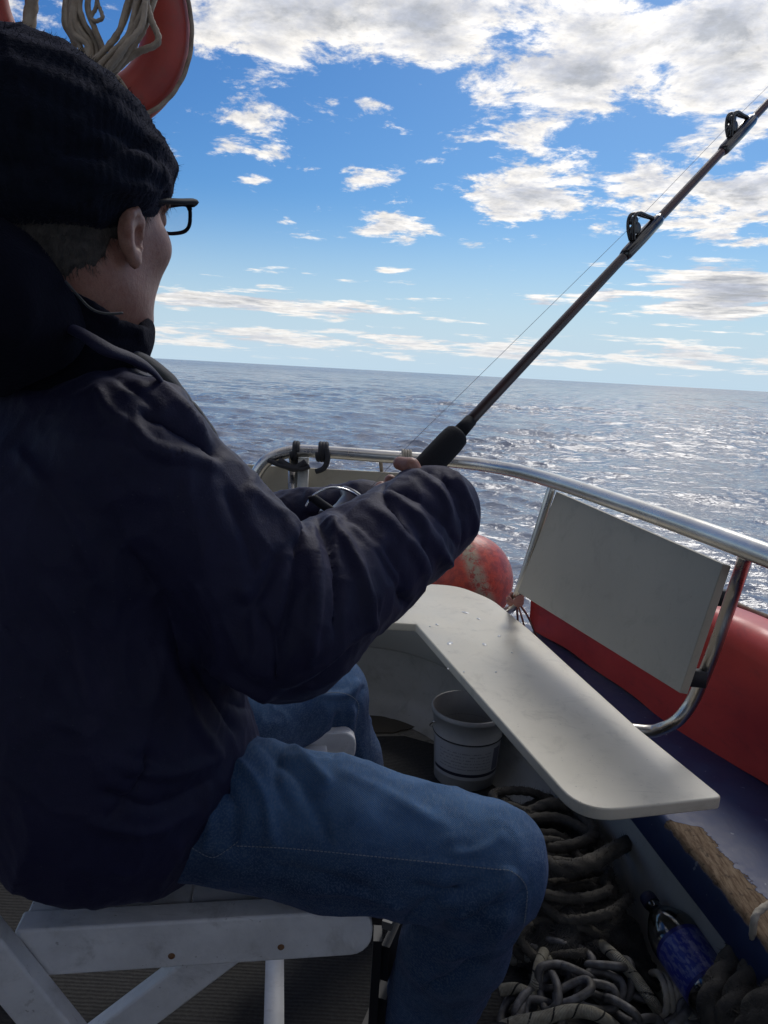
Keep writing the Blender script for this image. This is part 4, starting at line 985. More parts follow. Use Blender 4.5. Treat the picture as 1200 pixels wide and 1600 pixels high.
# --- high fleece collar and bunched hood behind the neck
def collar_sdf(p):
    c0 = neckb+np.array((-.022, .0, -.05)); c1 = H(.0, -.006, -.118)
    d_ = cap(p, c0, c1, .090, .081)
    ins = cap(p, c0+np.array((0, 0, -.05)), c1+Hu*.08, .066, .073)
    d_ = smax(d_, -ins, .010)
    q = p-hc; u = q @ Hu; f_ = q @ Hf; r_ = q @ Hr
    lim = np.interp(f_, [-.12, -.06, -.02, .03, .08, .12], [-.055, -.085, -.112, -.112, -.085, -.075])
    return smax(d_, u-lim, .008)
V, Q = surface(collar_sdf, neckb-.20, neckb+.22, .0036, 22); N = vnorm(V, Q)
V = fold(V, N, [([(130, 470), (170, 500), (230, 500)], 8, .004), ([(150, 520), (200, 530), (222, 520)], 7, -.004), ([(238, 470), (222, 500), (218, 540)], 6, .003)]); N = vnorm(V, Q); V = crumple(V, N, (14, 14, 14), .003, 1.); V = smooth_v(V, Q, 1)
link('fleece_collar', npmesh('fleece_collar', V, Q), M['fleece'], person)
def hood_sdf(p):
    b0 = neckb-Fd*.02
    d_ = ell(p, at(-40, 480, .74), AX, (.115, .070, .085))
    d_ = smin(d_, cap(p, at(70, 515, .73), at(-20, 470, .71), .030, .050), .04)
    d_ = smin(d_, cap(p, at(30, 430, .745), at(-60, 410, .75), .035, .055), .04)
    return d_
V, Q = surface(hood_sdf, (-.75, .5, .95), (-.15, 1.05, 1.42), .005, 20); N = vnorm(V, Q); V = crumple(V, N, (11, 11, 8), .008, 6.); V = smooth_v(V, Q, 2)
hd = link('hood', npmesh('hood', V, Q), M['fleece'], person)

# light piping and shell collar edge of the jacket
bj = BVHTree.FromObject(jk, bpy.context.evaluated_depsgraph_get())
bm_all = bmesh.new()
def strip_on(pts, w, th, matn, name, parent):
    P = catmull([np.array(p) for p in pts], 8); build(name, tube(P, w, 10, squash=th), matn, parent)
build('piping', tube(catmull([at(103, 440, .715), at(122, 462, .70), at(142, 482, .695), at(165, 490, .695), at(192, 489, .705)], 8), .0012, 6), M['lining'], person)
lap = [at(92, 508, .735), at(125, 520, .715), at(165, 545, .71), at(205, 560, .73), at(240, 582, .75), at(262, 612, .77), at(285, 640, .79), at(310, 672, .80), at(330, 700, .81), at(350, 722, .83)]
# stand-up shell collar edge
def lapel(pts, name, matn, wd, off):
    P = np.array(catmull(pts, 6)); parts = []; r_ = [wd*(.55+.45*math.sin(PI*min(1, .15+i/(len(P)-1)))) * (1+.08*math.sin(i*.7)) for i in range(len(P))]
    build(name, tube(P, r_, 12, squash=.55), matn, jk)
lapel(lap[:6], 'collar_flap', M['jacket'], .010, 0)
lapel([at(212, 556, .80), at(245, 577, .80), at(270, 602, .81), at(290, 622, .83), at(300, 640, .84)], 'lapel', M['lining'], .014, 0)
lapel([at(292, 628, .85), at(312, 652, .86), at(330, 680, .87), at(345, 704, .87), at(350, 722, .87)], 'vest_edge', M['lining'], .013, 0)

# --- glasses
gl = thing('glasses', 'black rectangular-framed glasses on the man\'s face, jutting past his cheek', 'glasses', tuple(H(0, .1, .01)))
def lens_loop(s, w=.027, h=.0165, dz=.022, f0=.122, bow=.012):
    P = []
    for k in range(40):
        a = 2*PI*k/40; ca, sa = math.cos(a), math.sin(a); q = (abs(ca)**3.2+abs(sa)**3.2)**(-1/3.2)
        x = w*ca*q; y = h*sa*q; xx = s*(.034+x*(1.)) ; P.append(H(xx, f0-bow*((abs(.034+x))/.06)**2, dz+y))
    return P
fr = [tube(lens_loop(s), .0023, 8, True) for s in (-1, 1)]
fr += [tube(catmull([H(-.010, .120, .026), H(0, .123, .029), H(.010, .120, .026)], 5), .0018, 8)]
for s in (-1, 1): fr += [tube([p for i, p in enumerate(lens_loop(s)) if 3 <= i <= 17], .0030, 8)]
build('frame', fr, M['glasses'], gl)
for s in (-1, 1):
    P = lens_loop(s, .0262, .0182); c0 = sum(P)/len(P); build('lens', ([c0]+P, [(0, i+1, (i+1) % 40+1) for i in range(40)]), M['lens'], gl)
    tp = [H(.060*s, .112, .036), H(.071*s, .103, .037), H(.077*s, .07, .029), H(.080*s, .03, .020), H(.082*s, .0, .010), H(.081*s, -.015, -.004)]
    build('temple', tube(catmull(tp, 6), .0055, 8, squash=.6), M['glasses'], gl)

# ------------------------------------------------------------------ fishing rod
rod = thing('fishing_rod', 'dark sea fishing rod with black grip, roller guides and reel, held by the man', 'fishing rod', tuple(rod0))
tot = 2.6
fg0, fg1 = rod_at(596), rod_at(716)
s_of = lambda p: float(np.dot(p-rod0, rdir))
bend = lambda s: rod0+rdir*s-np.array((0, 0, .012))*max(0, s-1.0)**2
build('blank', tube([bend(s) for s in np.linspace(s_of(fg1)-.02, tot, 40)], [.0086-.0022*t*1.9 for t in np.linspace(0, 1, 40)], 16), M['rod'], rod)
build('foregrip', tube([rod0+rdir*s for s in (s_of(fg0), s_of(fg0)+.006, s_of(rod_at(700)), s_of(fg1)-.012, s_of(fg1)-.004, s_of(fg1))], [.016, .0195, .0200, .0195, .0185, .0150], 24), M['foam'], rod)
build('winding_collar', tube([fg1-rdir*.002, fg1+rdir*.03], [.0112, .0096], 20), M['foam'], rod)
build('reel_seat', tube([rod0+rdir*s for s in (s_of(fg0)-.13, s_of(fg0)+.002)], .0135, 20), M['reel'], rod)
build('butt', tube([rod0+rdir*s for s in (-.24, -.23, s_of(fg0)-.13)], [.014, .017, .016], 20), M['foam'], rod)
def guide(px, sc=1.):
    c = rod_at(px); s = s_of(c); c = bend(s)
    gr = bpy.data.objects.new('line_guide', None)
    parts = [tube([bend(s-.055), bend(s-.045), bend(s), bend(s+.05), bend(s+.06)], [.0080, .0104, .0112, .0104, .0077], 16)]
    ob = build('guide', parts, M['wrap'], rod)
    back_, top_, fwd = c-rdir*.022+rup*.010, c+rup*.048*sc-rdir*.000, c+rdir*.040+rup*.011
    fr_ = []
    for sd_ in (-1, 1):
        o_ = side*.0055*sd_
        fr_.append(tube(catmull([back_+o_*.6, c-rdir*.016+rup*.030*sc+o_, c-rdir*.006+rup*.046*sc+o_, c+rdir*.008+rup*.047*sc+o_, c+rdir*.026+rup*.028*sc+o_*.6, fwd+o_*.3], 6), .0029, 8))
    pl_ = c-rdir*.010+rup*.028*sc
    fr_.append(lathe([(.0001, -.004), (.008, -.004), (.0095, -.003), (.0065, 0), (.0095, .003), (.008, .004), (.0001, .004)], 20, Matrix.Translation(Vector(c-rdir*.004+rup*.024*sc)) @ Vector(side).to_track_quat('Z', 'Y').to_matrix().to_4x4()))
    fr_.append(lathe([(.0001, -.0055), (.006, -.0055), (.007, 0), (.006, .0055), (.0001, .0055)], 16, Matrix.Translation(Vector(c-rdir*.004+rup*.040*sc)) @ Vector(side).to_track_quat('Z', 'Y').to_matrix().to_4x4()))
    fr_.append(beam(back_+rup*.002, c-rdir*.014+rup*.034*sc, .010, .003, rdir))
    build('frame', fr_, M['guide'], ob)
    return c+rup*.034*sc
gpts = [guide(1002, .86), guide(1152, .80)]
for s in (1.55, 1.95, 2.3):
    c = bend(s); ob = build('guide', tube([bend(s-.03), bend(s-.02), bend(s+.02), bend(s+.03)], [.006, .0085, .0085, .006], 12), M['wrap'], rod)
    P = [c+rup*(.018+.010*math.sin(a))+side*.010*math.cos(a) for a in np.linspace(0, 2*PI, 20)[:-1]]
    build('frame', tube(P, .0015, 6, True), M['guide'], ob); gpts.append(c+rup*.018)
# reel: body, spool, bail arm and handle, sitting on the guide side of the seat
rc = rod_at(585); rb = at(533, 812, 1.03)
reel = build('reel', [tube([rc, (rc+rb)/2], [.009, .008], 12), lathe([(.0001, -.022), (.020, -.022), (.024, -.016), (.024, .012), (.018, .022), (.0001, .024)], 28, Matrix.Translation(Vector(rb-rdir*.035)) @ Vector(rdir).to_track_quat('Z', 'Y').to_matrix().to_4x4())], M['reel'], rod)
build('spool', lathe([(.0001, -.026), (.030, -.026), (.031, -.022), (.023, -.019), (.021, .0), (.023, .016), (.030, .019), (.031, .024), (.022, .028), (.0001, .029)], 40, Matrix.Translation(Vector(rb+rdir*.012)) @ Vector(rdir).to_track_quat('Z', 'Y').to_matrix().to_4x4()), M['spool'], reel)
build('bail', tube(catmull([at(478, 792, .99), at(487, 777, .99), at(503, 766, .99), at(523, 762, .995), at(545, 767, 1.0), at(562, 778, 1.01), at(574, 787, 1.02)], 8), .0018, 8), M['chrome'], reel)
build('bail_arm', [tube([at(482, 780, .985), at(494, 777, .985)], .004, 8), tube(catmull([at(490, 778, .985), at(506, 790, .985), at(530, 806, .99)], 5), .006, 10)], M['strap'], reel)
build('handle', [tube(catmull([rb, rb-side*.05, rb-side*.06-rup*.05], 6), .004, 8), lathe([(.0001, -.015), (.009, -.014), (.010, .0), (.009, .014), (.0001, .015)], 16, Matrix.Translation(Vector(rb-side*.07-rup*.055)))], M['strap'], reel)
lp = [rb+rdir*.03+rup*.02, gpts[0], gpts[1]]+gpts[2:]
lt = at(632, 702, 1.08)
build('fishing_line', tube([rb+rdir*.035, lt, gpts[0], gpts[1], *gpts[2:]], .00035, 5), M['line'], rod)

# ------------------------------------------------------------------ white stool he sits on
st = thing('stool', 'weathered white wooden folding stool with crossed legs that the man sits on', 'stool', (-.2, .95, 0))
A = np.array((-.398, .752, .0)); Bp = np.array((.012, .812, .0)); dr = (Bp-A)/np.linalg.norm(Bp-A); sdv = np.array((-dr[1], dr[0], 0))
def rounded_beam(a, b, w, h, rnd):
    """horizontal board with its far end rounded in elevation"""
    L = np.linalg.norm(b-a); t = (b-a)/L; s = np.cross(t, (0, 0, 1.)); prof = [(0, -h/2), (0, h/2)]
    prof += [(L-rnd+rnd*math.sin(x), h/2-rnd+rnd*math.cos(x)) for x in np.linspace(0, PI/2, 6)]+[(L-rnd+rnd*math.cos(x), -h/2+rnd-rnd*math.sin(x)) for x in np.linspace(0, PI/2, 6)]
    n_ = len(prof); V = [a+t*x+np.array((0, 0, z))+s*w/2*k for k in (-1, 1) for x, z in prof]
    return V, [tuple(range(n_)), tuple(reversed(range(n_, 2*n_)))]+[(i, n_+i, n_+(i+1) % n_, (i+1) % n_) for i in range(n_)]
zr = .450-.0315
o = build('side_rail', rounded_beam(A+np.array((0, 0, zr)), Bp+np.array((0, 0, zr+.004)), .034, .063, .026), M['stool'], st); bevel(o, .004, 3)
far = sdv*.42
o = build('side_rail', rounded_beam(A+far+np.array((0, 0, zr+.012)), Bp+far+dr*.02+np.array((0, 0, zr+.020)), .034, .063, .026), M['stool'], st); bevel(o, .004, 3)
seatp = []
for k in range(4):
    a = A+dr*(.050+.095*k)+sdv*.018; seatp.append(beam(a+np.array((0, 0, .440)), a+sdv*.384+np.array((0, 0, .440)), .0935, .014))
for k, q in enumerate(seatp):
    o = build('slat', q, M['stool'], st); bevel(o, .003, 2)
def leg(off, x0, x1, z1=.40):
    a = A+dr*x0+off+np.array((0, 0, .009)); b = A+dr*x1+off+np.array((0, 0, z1)); o = build('leg', beam(a, b, .026, .048, (0, 0, 1)), M['stool'], st); bevel(o, .004, 3)
leg(sdv*.036, -.20, .27)
leg(-sdv*.032, .24, -.09, .56)
leg(far-sdv*.036, -.20, .27); leg(far+sdv*.032, .24, -.02, .45)
build('stretcher', beam(A+dr*.30+sdv*.03+np.array((0, 0, .12)), A+dr*.30+far+np.array((0, 0, .12)), .03, .04), M['stool'], st)
for (px, py) in ((268, 1494), (439, 1480)):
    p = on(px, py, .41); nrm = -sdv
    # drop the point onto the rail's near face
    r_ = ray(px, py); pf = A-sdv*.0172; t = np.dot(pf-CAM, sdv)/np.dot(r_, sdv); p = CAM+r_*t
    build('screw', lathe([(.0001, .0022), (.0030, .0016), (.0042, 0)], 14, Matrix.Translation(Vector(p)) @ Vector(nrm).to_track_quat('Z', 'Y').to_matrix().to_4x4()), M['screw'], st)
# dark crate in front of the stool
cr = thing('fish_crate', 'black plastic crate standing in shadow between the stool and the man\'s shin', 'crate', (-.02, 1.02, 0))
P0 = np.array((.035, .90, 0)); u_ = np.array((.10, .30, 0))/.316; w_ = np.array((-.95, .31, 0))
pts = []
for k in range(4): pts.append(beam(P0+np.array((0, 0, .03+.085*k)), P0+u_*.30+np.array((0, 0, .03+.085*k)), .012, .055))
for k in (0, .15, .30): pts.append(beam(P0+u_*k+w_*.012+np.array((0, 0, .008)), P0+u_*k+w_*.012+np.array((0, 0, .33)), .012, .03, (0, 1, 0)))
build('side', pts, M['crate'], cr, smooth=False)
pts = []
for k in range(0): pts.append(beam(P0+w_*.03+np.array((0, 0, .03+.085*k)), P0+w_*.075+np.array((0, 0, .03+.085*k)), .012, .055))
for q_ in pts: build('slat', q_, M['crate'], cr, smooth=False)
build('rim', [beam(P0+np.array((-.0, -.0, .345)), P0+u_*.30+np.array((0, 0, .345)), .014, .012), beam(P0+u_*.16+np.array((-.0, 0, .345)), P0+u_*.16+np.array((.10, .02, .345)), .008, .006)], M['pale_slat'], cr, smooth=False)
build('base', prism([tuple((P0+q)[:2]) for q in (w_*.02, u_*.30+w_*.02, u_*.30+w_*.075, w_*.075)], .0085, .02), M['crate'], cr, smooth=False)

# ------------------------------------------------------------------ lifebuoy and rope coils hanging from the canopy edge
DR = 1.62; rcen = at(122, 10, DR); RN = -ray(122, 10); RN /= np.linalg.norm(RN); RN = RN+np.array((.25, 0, .15)); RN /= np.linalg.norm(RN)
ru = np.cross((0, 0, 1.), RN); ru /= np.linalg.norm(ru); rv = np.cross(RN, ru)
Rmaj, Rmin = 140/F*DR*1.0, 38/F*DR
lb = thing('lifebuoy', 'orange ring lifebuoy hanging from the canopy edge at top left', 'lifebuoy', tuple(rcen))
V, Fc = [], []
for i in range(96):
    a = 2*PI*i/96; rad = ru*math.cos(a)+rv*math.sin(a)
    for k in range(24):
        b = 2*PI*k/24; V.append(rcen+rad*(Rmaj+Rmin*1.05*math.cos(b))+RN*Rmin*.80*math.sin(b))
for i in range(96):
    for k in range(24): j = (i+1) % 96; l = (k+1) % 24; Fc.append((i*24+k, i*24+l, j*24+l, j*24+k))
build('ring', (V, Fc), M['ring'], lb)
ring_cord = []
for q in range(4):
    P = []
    for t in np.linspace(0, 1, 14):
        a = -.98+q*PI/2+t*PI/2; sg = math.sin(PI*t); rad = ru*math.cos(a)+rv*math.sin(a); P.append(rcen+rad*(Rmaj+Rmin*(.65+.25*sg))+RN*Rmin*(.85-.15*sg))
    ring_cord.append(tube(catmull(P, 3), .0052, 8, strands=3))
build('grab_line', ring_cord, M['rope_tan'], lb)
for q in range(4):
    a = -.98+q*PI/2; rad = ru*math.cos(a)+rv*math.sin(a)
    P = [rcen+rad*(Rmaj+Rmin*1.12*math.cos(b))+RN*Rmin*.88*math.sin(b) for b in np.linspace(0, 2*PI, 24)[:-1]]
    build('band', tube(P, .0065, 8, True), M['rope_tan'], lb)
hk = [tube(catmull([rcen+rv*(Rmaj)+RN*.05, rcen+rv*(Rmaj+.05), rcen+rv*(Rmaj+.02)-RN*.05+np.array((0, 0, 0))], 6), .006, 8)]
topz = rcen+rv*Rmaj
build('hanger', tube(catmull([topz+RN*.03, topz+np.array((0, 0, .05)), (topz[0], topz[1]-.02, 2.2)], 6), .008, 8, strands=3), M['rope_tan'], lb)
# arm that carries them, under the roof edge
build('overhead_bar', [beam((-1.25, 1.40, 2.20), (-.2, 1.75, 2.20), .04, .04), beam((-1.0, 1.3, 2.13), (-1.0, 1.52, 2.19), .03, .03), beam((-.55, 1.2, 2.13), (-.55, 1.66, 2.19), .03, .03)], M['steel'], boat, smooth=False)
# rope coil looped over the ring: bundle of strands falling from upper right to lower left
def coil(name, ctrl, nst, spread, r_, label, seed, matn=None):
    rg = np.random.default_rng(seed); parts = []
    for s in range(nst):
        off = rg.normal(size=3)*spread; P = []
        for i, (x, y, dd) in enumerate(ctrl):
            wob = rg.normal(size=2)*3.; P.append(at(x+wob[0]+off[0]*(1+.2*i), y+wob[1]+off[1], dd+off[2]*.0012))
        parts.append(tube(catmull(P, 7), r_, 8, strands=3, pitch=.02))
    o = build(name, parts, matn or M['rope_tan']); return tag(o, label, 'rope', 'ropes hanging at the lifebuoy')
D0 = DR-.07
coil('rope', [(232, -60, D0), (212, 10, D0), (196, 60, D0-.01), (165, 95, D0-.02), (120, 140, D0-.02), (70, 150, D0)], 15, 11, .0062, 'thick hank of tan rope hanging over the lifebuoy, running down behind the cap', 1)
coil('rope', [(130, -70, D0), (118, -20, D0), (112, 15, D0), (118, 45, D0), (135, 80, D0+.01), (120, 140, D0)], 9, 7, .0064, 'bunched tan rope hanging left of the larger hank, above the cap', 2)
o = tag(build('rope', tube(catmull([at(52, -60, D0), at(50, 0, D0), at(44, 50, D0), at(40, 120, D0)], 6), .0135, 14, strands=3), M['rope_tan']), 'single stout tan rope hanging straight down left of the rope hanks', 'rope')
o = tag(build('rope', tube(catmull([at(226, -50, D0-.02), at(229, 0, D0-.02), at(236, 30, D0-.02), at(247, 56, D0-.02), at(243, 70, D0-.02), at(215, 82, D0-.02), at(190, 100, D0-.015), at(170, 118, D0)], 7), .0068, 10, strands=3), M['rope_tan']), 'loose tan rope strand with a kink lying across the orange ring', 'rope')
o = tag(build('rope', tube(catmull([at(152, -40, D0-.01), at(152, 0, D0-.01), at(158, 18, D0-.01), at(160, 28, D0-.01), at(150, 33, D0-.01), at(142, 27, D0-.01), at(150, 12, D0-.01), at(152, -10, D0-.012)], 7), .0042, 8, strands=3), M['rope_tan']), 'thin knotted tan cord dangling between the two rope hanks', 'cord')

# ------------------------------------------------------------------ rope, net, chain and bottle on the cockpit floor
def furry(name, P, r_, label, seed, nh=2600, group='old dark ropes heaped in the cockpit'):
    rg = np.random.default_rng(seed); P = catmull(P, 8); o = build(name, tube(P, r_, 22, strands=3, pitch=r_*6), M['rope_dark']); Pn = np.array(P)
    i = rg.integers(0, len(Pn)-1, nh); t = rg.random(nh)[:, None]; c = Pn[i]*(1-t)+Pn[i+1]*t; dn = rg.normal(size=(nh, 3)); dn /= np.linalg.norm(dn, axis=1)[:, None]
    a = c+dn*r_*.9; e = a+dn*(.004+.008*rg.random((nh, 1)))+rg.normal(size=(nh, 3))*.003; T = np.cross(dn, rg.normal(size=(nh, 3))); T /= np.linalg.norm(T, axis=1)[:, None]
    link('frayed_fibres', npmesh('frayed_fibres', np.concatenate([a-T*.0005, a+T*.0005, e]), np.stack([np.arange(nh), np.arange(nh)+nh, np.arange(nh)+2*nh], 1)), M['rope_dark'], o)
    return tag(o, label, 'rope', group)
def wander(c, rad, turns, z0, dz, seed, n_=10, e=.6):
    rg = np.random.default_rng(seed); P = []; N = int(turns*n_); ph = rg.random()*6
    for i in range(N+1):
        a = ph+2*PI*i/n_; q = rad*(1+.22*math.sin(i*.83+seed)+.12*rg.normal())
        P.append((c[0]+q*math.cos(a)*1.0, c[1]+q*math.sin(a)*e*1.2, z0+dz*i/N+.012*rg.normal()))
    return catmull(P, 8)
def strand_fix(P, r_, lim=None):
    out = []
    for p in P:
        p = np.array(p); p[2] = max(p[2], r_+.009)
        wx = np.interp(p[1], [.9, 1.0, 1.25, 1.5, 1.74, 1.9], [.60, .59, .555, .515, .45, .35])-r_
        p[0] = min(p[0], wx); out.append(p)
    return out
for k, (c, rad, tn, z0, dz_, r_, lab) in enumerate([
  ((.40, 1.64), .085, 3.6, .02, .07, .0105, 'dark old mooring rope coiled behind the knee, nearest the bucket'),
  ((.42, 1.52), .10, 3.4, .03, .10, .0125, 'thick grubby rope piled against the wall, just beyond the sweeping rope'),
  ((.41, 1.44), .11, 3.0, .03, .10, .0115, 'dark rope coils in the middle of the heap by the wall'),
  ((.44, 1.29), .075, 2.2, .03, .08, .0095, 'dark rope tangled into the black net, left of the bottle neck'),
  ((.36, 1.23), .07, 2.0, .02, .05, .0085, 'thin dark rope tangled under the upper end of the chain'),
  ((.42, 1.36), .10, 2.8, .03, .09, .0100, 'dark frayed rope lying on the near side of the coils, above the netting')]):
    P = strand_fix(wander(c, rad, tn, z0, dz_, 11+k), r_)
    furry('rope', P[::8], r_, lab, 50+k, 5000)
# sweeping strand along the heap
P = strand_fix([on(x, y, z) for x, y, z in [(790, 1285, .08), (850, 1262, .09), (905, 1275, .08), (960, 1300, .08), (1010, 1300, .07), (1030, 1330, .07)]], .016)
furry('rope', P, .014, 'dark rope running along the top of the heap beneath the bench corner', 61)
P = [on(x, y, z) for x, y, z in [(840, 1345, .12), (880, 1358, .14), (930, 1345, .15), (980, 1318, .14), (1030, 1312, .10)]]
furry('rope', P, .016, 'dark grey-brown rope sweeping up to the right across the heap', 62)
# netting: knotted mesh draped over a mound
def netting(name, cx, cy, rx, ry, hz, seed, label, cells=30, tw_=.0021, matn='net'):
    rg = np.random.default_rng(seed)
    def hgt(u, v):
        x = cx+rx*u; y = cy+ry*v
        z = .012+hz*math.exp(-(u*u+v*v)*1.6)+.035*abs(mnoise.noise(Vector((x*14+seed, y*14, 0))))*(1.2-u*u*.5)+.012*mnoise.noise(Vector((x*50, y*50, seed)))
        x += .018*mnoise.noise(Vector((x*22, y*22, 3.+seed))); y += .018*mnoise.noise(Vector((x*22, y*22, 9.+seed)))
        wx = np.interp(y, [.9, 1.0, 1.25, 1.5, 1.74, 1.9], [.60, .59, .555, .515, .45, .35])-.012
        return np.array((min(x, wx), y, max(z, .012)))
    parts = []
    for k in range(-cells, cells+1):
        for sgn in (1, -1):
            P = []
            for t in np.linspace(-1.25, 1.25, 40):
                u = t*.7+k/cells*.9; v = sgn*t*.7-sgn*0+k/cells*.0
                if u*u+v*v < 1.1: P.append(hgt(u, v))
            if len(P) > 4: parts.append(tube(P, tw_, 4))
    o = build(name, parts, M[matn]); return tag(o, label, 'net')
netting('fishing_net', .44, 1.30, .17, .16, .07, 4, 'black knotted fishing net heaped between the dark ropes and the chain')
netting('fishing_net', .44, 1.31, .15, .15, .055, 9, 'second layer of black net crumpled under the heaped fishing net', 24)
furry('rope', [on(1240, 1370, .24), on(1205, 1425, .23), on(1170, 1465, .22), on(1135, 1515, .20), on(1110, 1565, .17), on(1120, 1620, .12)], .019, 'furry frayed dark rope coming over the worn deck edge at bottom right', 21)
furry('rope', [on(1230, 1480, .24), on(1195, 1500, .23), on(1165, 1540, .21), on(1140, 1590, .17), on(1150, 1650, .1)], .021, 'furry dark rope lying in front of the other frayed rope, bottom right corner', 22)
furry('rope', [on(1250, 1540, .25), on(1210, 1560, .24), on(1180, 1590, .21), on(1170, 1640, .15)], .022, 'lowest furry dark rope at the very bottom right corner', 23)
tag(build('rope', tube(catmull([on(1240, 1400, .33), on(1205, 1412, .335), on(1185, 1425, .33), on(1178, 1440, .318), on(1176, 1465, .28)], 7), .0055, 10, strands=3), M['rope_white']), 'thin pale rope bent over the worn wooden deck edge', 'rope')
# white rope with black tracer flecks
def fleck_mat():
    m_ = bpy.data.materials.new('flecked_rope'); m_.use_nodes = True; t = m_.node_tree; gg = G(t); b = t.nodes['Principled BSDF']
    uv = gg.n('ShaderNodeUVMap').outputs[0]; s = gg.n('ShaderNodeSeparateXYZ'); t.links.new(uv, s.inputs[0])
    ph = gg.m('FRACT', gg.m('ADD', gg.m('MULTIPLY', s.outputs[0], 24.), s.outputs[1])); bl = gg.m('LESS_THAN', gg.m('ABSOLUTE', gg.m('SUBTRACT', ph, .5)), .045)
    obn = gg.noise(gg.n('ShaderNodeTexCoord').outputs['Object'], 40, 8, .7)
    base = gg.mix(gg.ramp(obn, .35, .65), (.40, .38, .31), (.24, .22, .17)); base = gg.mix(gg.m('MULTIPLY', bl, gg.ramp(obn, .3, .5)), base, (.015, .015, .015))
    gg.put(b.inputs['Base Color'], base); b.inputs['Roughness'].default_value = .85
    bn = gg.n('ShaderNodeBump'); bn.inputs['Strength'].default_value = .8; bn.inputs['Distance'].default_value = .002
    br = gg.n('ShaderNodeTexWave'); gg.put(br.inputs['Vector'], gg.v('MULTIPLY', uv, (260, 20, 1))); br.inputs['Scale'].default_value = .5; gg.put(bn.inputs['Height'], br.outputs['Fac']); t.links.new(bn.outputs[0], b.inputs['Normal'])
    return m_
FM = fleck_mat()
def fleck(pts, r_, label):
    P = catmull(pts, 8); V, Fc = tube(P, r_, 16); me = mesh('rope', V, Fc); ul = me.uv_layers.new(name='UVMap'); s = [0.]
    for a, b in zip(P[:-1], P[1:]): s.append(s[-1]+float(np.linalg.norm(np.array(b)-np.array(a))))
    for f_ in me.polygons:
        for li in f_.loop_indices:
            vi = me.loops[li].vertex_index; k = vi % 16
            kk = 16 if (k == 0 and any(me.loops[q].vertex_index % 16 == 15 for q in f_.loop_indices)) else k
            ul.data[li].uv = (s[vi//16], kk/16)
    return tag(link('rope', me, FM), label, 'rope', 'pale flecked ropes around the chain')
fleck([on(925, 1470, .02), on(940, 1477, .06), on(965, 1498, .075), on(990, 1525, .06), on(1012, 1555, .05), on(1030, 1580, .03)], .0105, 'pale rope with black flecks arching down across the chain to the right')
fleck([on(770, 1615, .05), on(800, 1600, .05), on(850, 1590, .055), on(890, 1580, .06), on(925, 1583, .06), on(955, 1600, .04), on(975, 1625, .03)], .0105, 'pale rope with black flecks lying along the bottom edge, in front of the chain')
fleck([on(800, 1500, .02), on(820, 1496, .04), on(848, 1500, .045), on(862, 1500, .04), on(870, 1485, .02)], .010, 'short pale flecked rope bend beside the shin, upper one')
fleck([on(850, 1488, .05), on(842, 1510, .06), on(838, 1535, .05), on(830, 1550, .02)], .010, 'pale flecked rope crossing the short bend beside the shin')
fleck([on(780, 1548, .04), on(805, 1545, .045), on(825, 1552, .04), on(840, 1560, .02)], .010, 'pale flecked rope end beside the shin, lower one')
for k in range(1):
    parts = []
    for j in range(5):
        x0 = 1018+9*j; parts.append(tube(catmull([on(x0, 1520+3*j, .04), on(x0+12, 1522+4*j, .07), on(x0+22, 1545+3*j, .075), on(x0+24, 1575, .05), on(x0+18, 1590, .03)], 6), .0062, 10, strands=3))
    tag(build('rope', parts, M['rope_white']), 'small bunched yellowish rope loops left of the bottle', 'rope')
# chain: every link a mesh of its own
def link_mesh(L_=.0355, W_=.0192, r_=.0072):
    P = []
    for k in range(28):
        a = 2*PI*k/28; x = (L_-W_)*(1 if math.cos(a) > 0 else -1)*min(1, abs(math.cos(a))*1.6)+W_*math.cos(a)*.85; P.append((x, W_*math.sin(a), 0))
    V, Fc = tube(P, r_, 10, True); return mesh('chain_link', V, Fc)
LM = link_mesh(); LM.materials.append(M['chain'])
chn = thing('anchor_chain', 'heap of grey galvanised chain links on the floor at the bottom, by the pale ropes', 'chain', (.4, 1.15, .0))
path = [on(x, y, z) for x, y, z in [(835, 1470, .045), (870, 1480, .04), (905, 1500, .05), (950, 1512, .06), (975, 1520, .05), (955, 1545, .045), (905, 1520, .055), (875, 1525, .05), (850, 1535, .055), (870, 1560, .05), (905, 1548, .065), (935, 1560, .05),
         (965, 1575, .05), (1000, 1600, .05), (1030, 1605, .045), (1060, 1590, .05), (1095, 1580, .06), (1125, 1560, .08)]]
path = catmull(path, 12); acc = 0.; lastp = path[0]; kk = 0
def add_link(p, t, roll):
    o = bpy.data.objects.new('chain_link', LM); C.objects.link(o); o.parent = chn; o.matrix_parent_inverse = Matrix.Translation(-Vector(chn.location))
    t = Vector(t).normalized(); q = t.to_track_quat('X', 'Z').to_matrix().to_4x4(); o.matrix_basis = Matrix.Translation(Vector(p)) @ q @ Matrix.Rotation(roll, 4, 'X')
for i in range(1, len(path)):
    acc += np.linalg.norm(path[i]-path[i-1])
    if acc > .046:
        p = np.array(path[i]); p[2] = max(p[2]+.004*rng.normal(), .02); t = path[min(i+1, len(path)-1)]-path[i-1]+rng.normal(size=3)*.002
        add_link(p, t, (PI/4 if kk % 2 else -PI/4)+.25*rng.normal()); kk += 1; acc = 0.
for (x, y, z) in [(820, 1475, .03), (850, 1455, .03), (900, 1478, .03), (820, 1575, .03), (800, 1580, .03), (850, 1585, .03), (930, 1535, .03), (985, 1545, .03), (960, 1470, .02)]:
    add_link(on(x, y, z), (rng.normal(), rng.normal(), .15*rng.normal()), rng.random()*3)

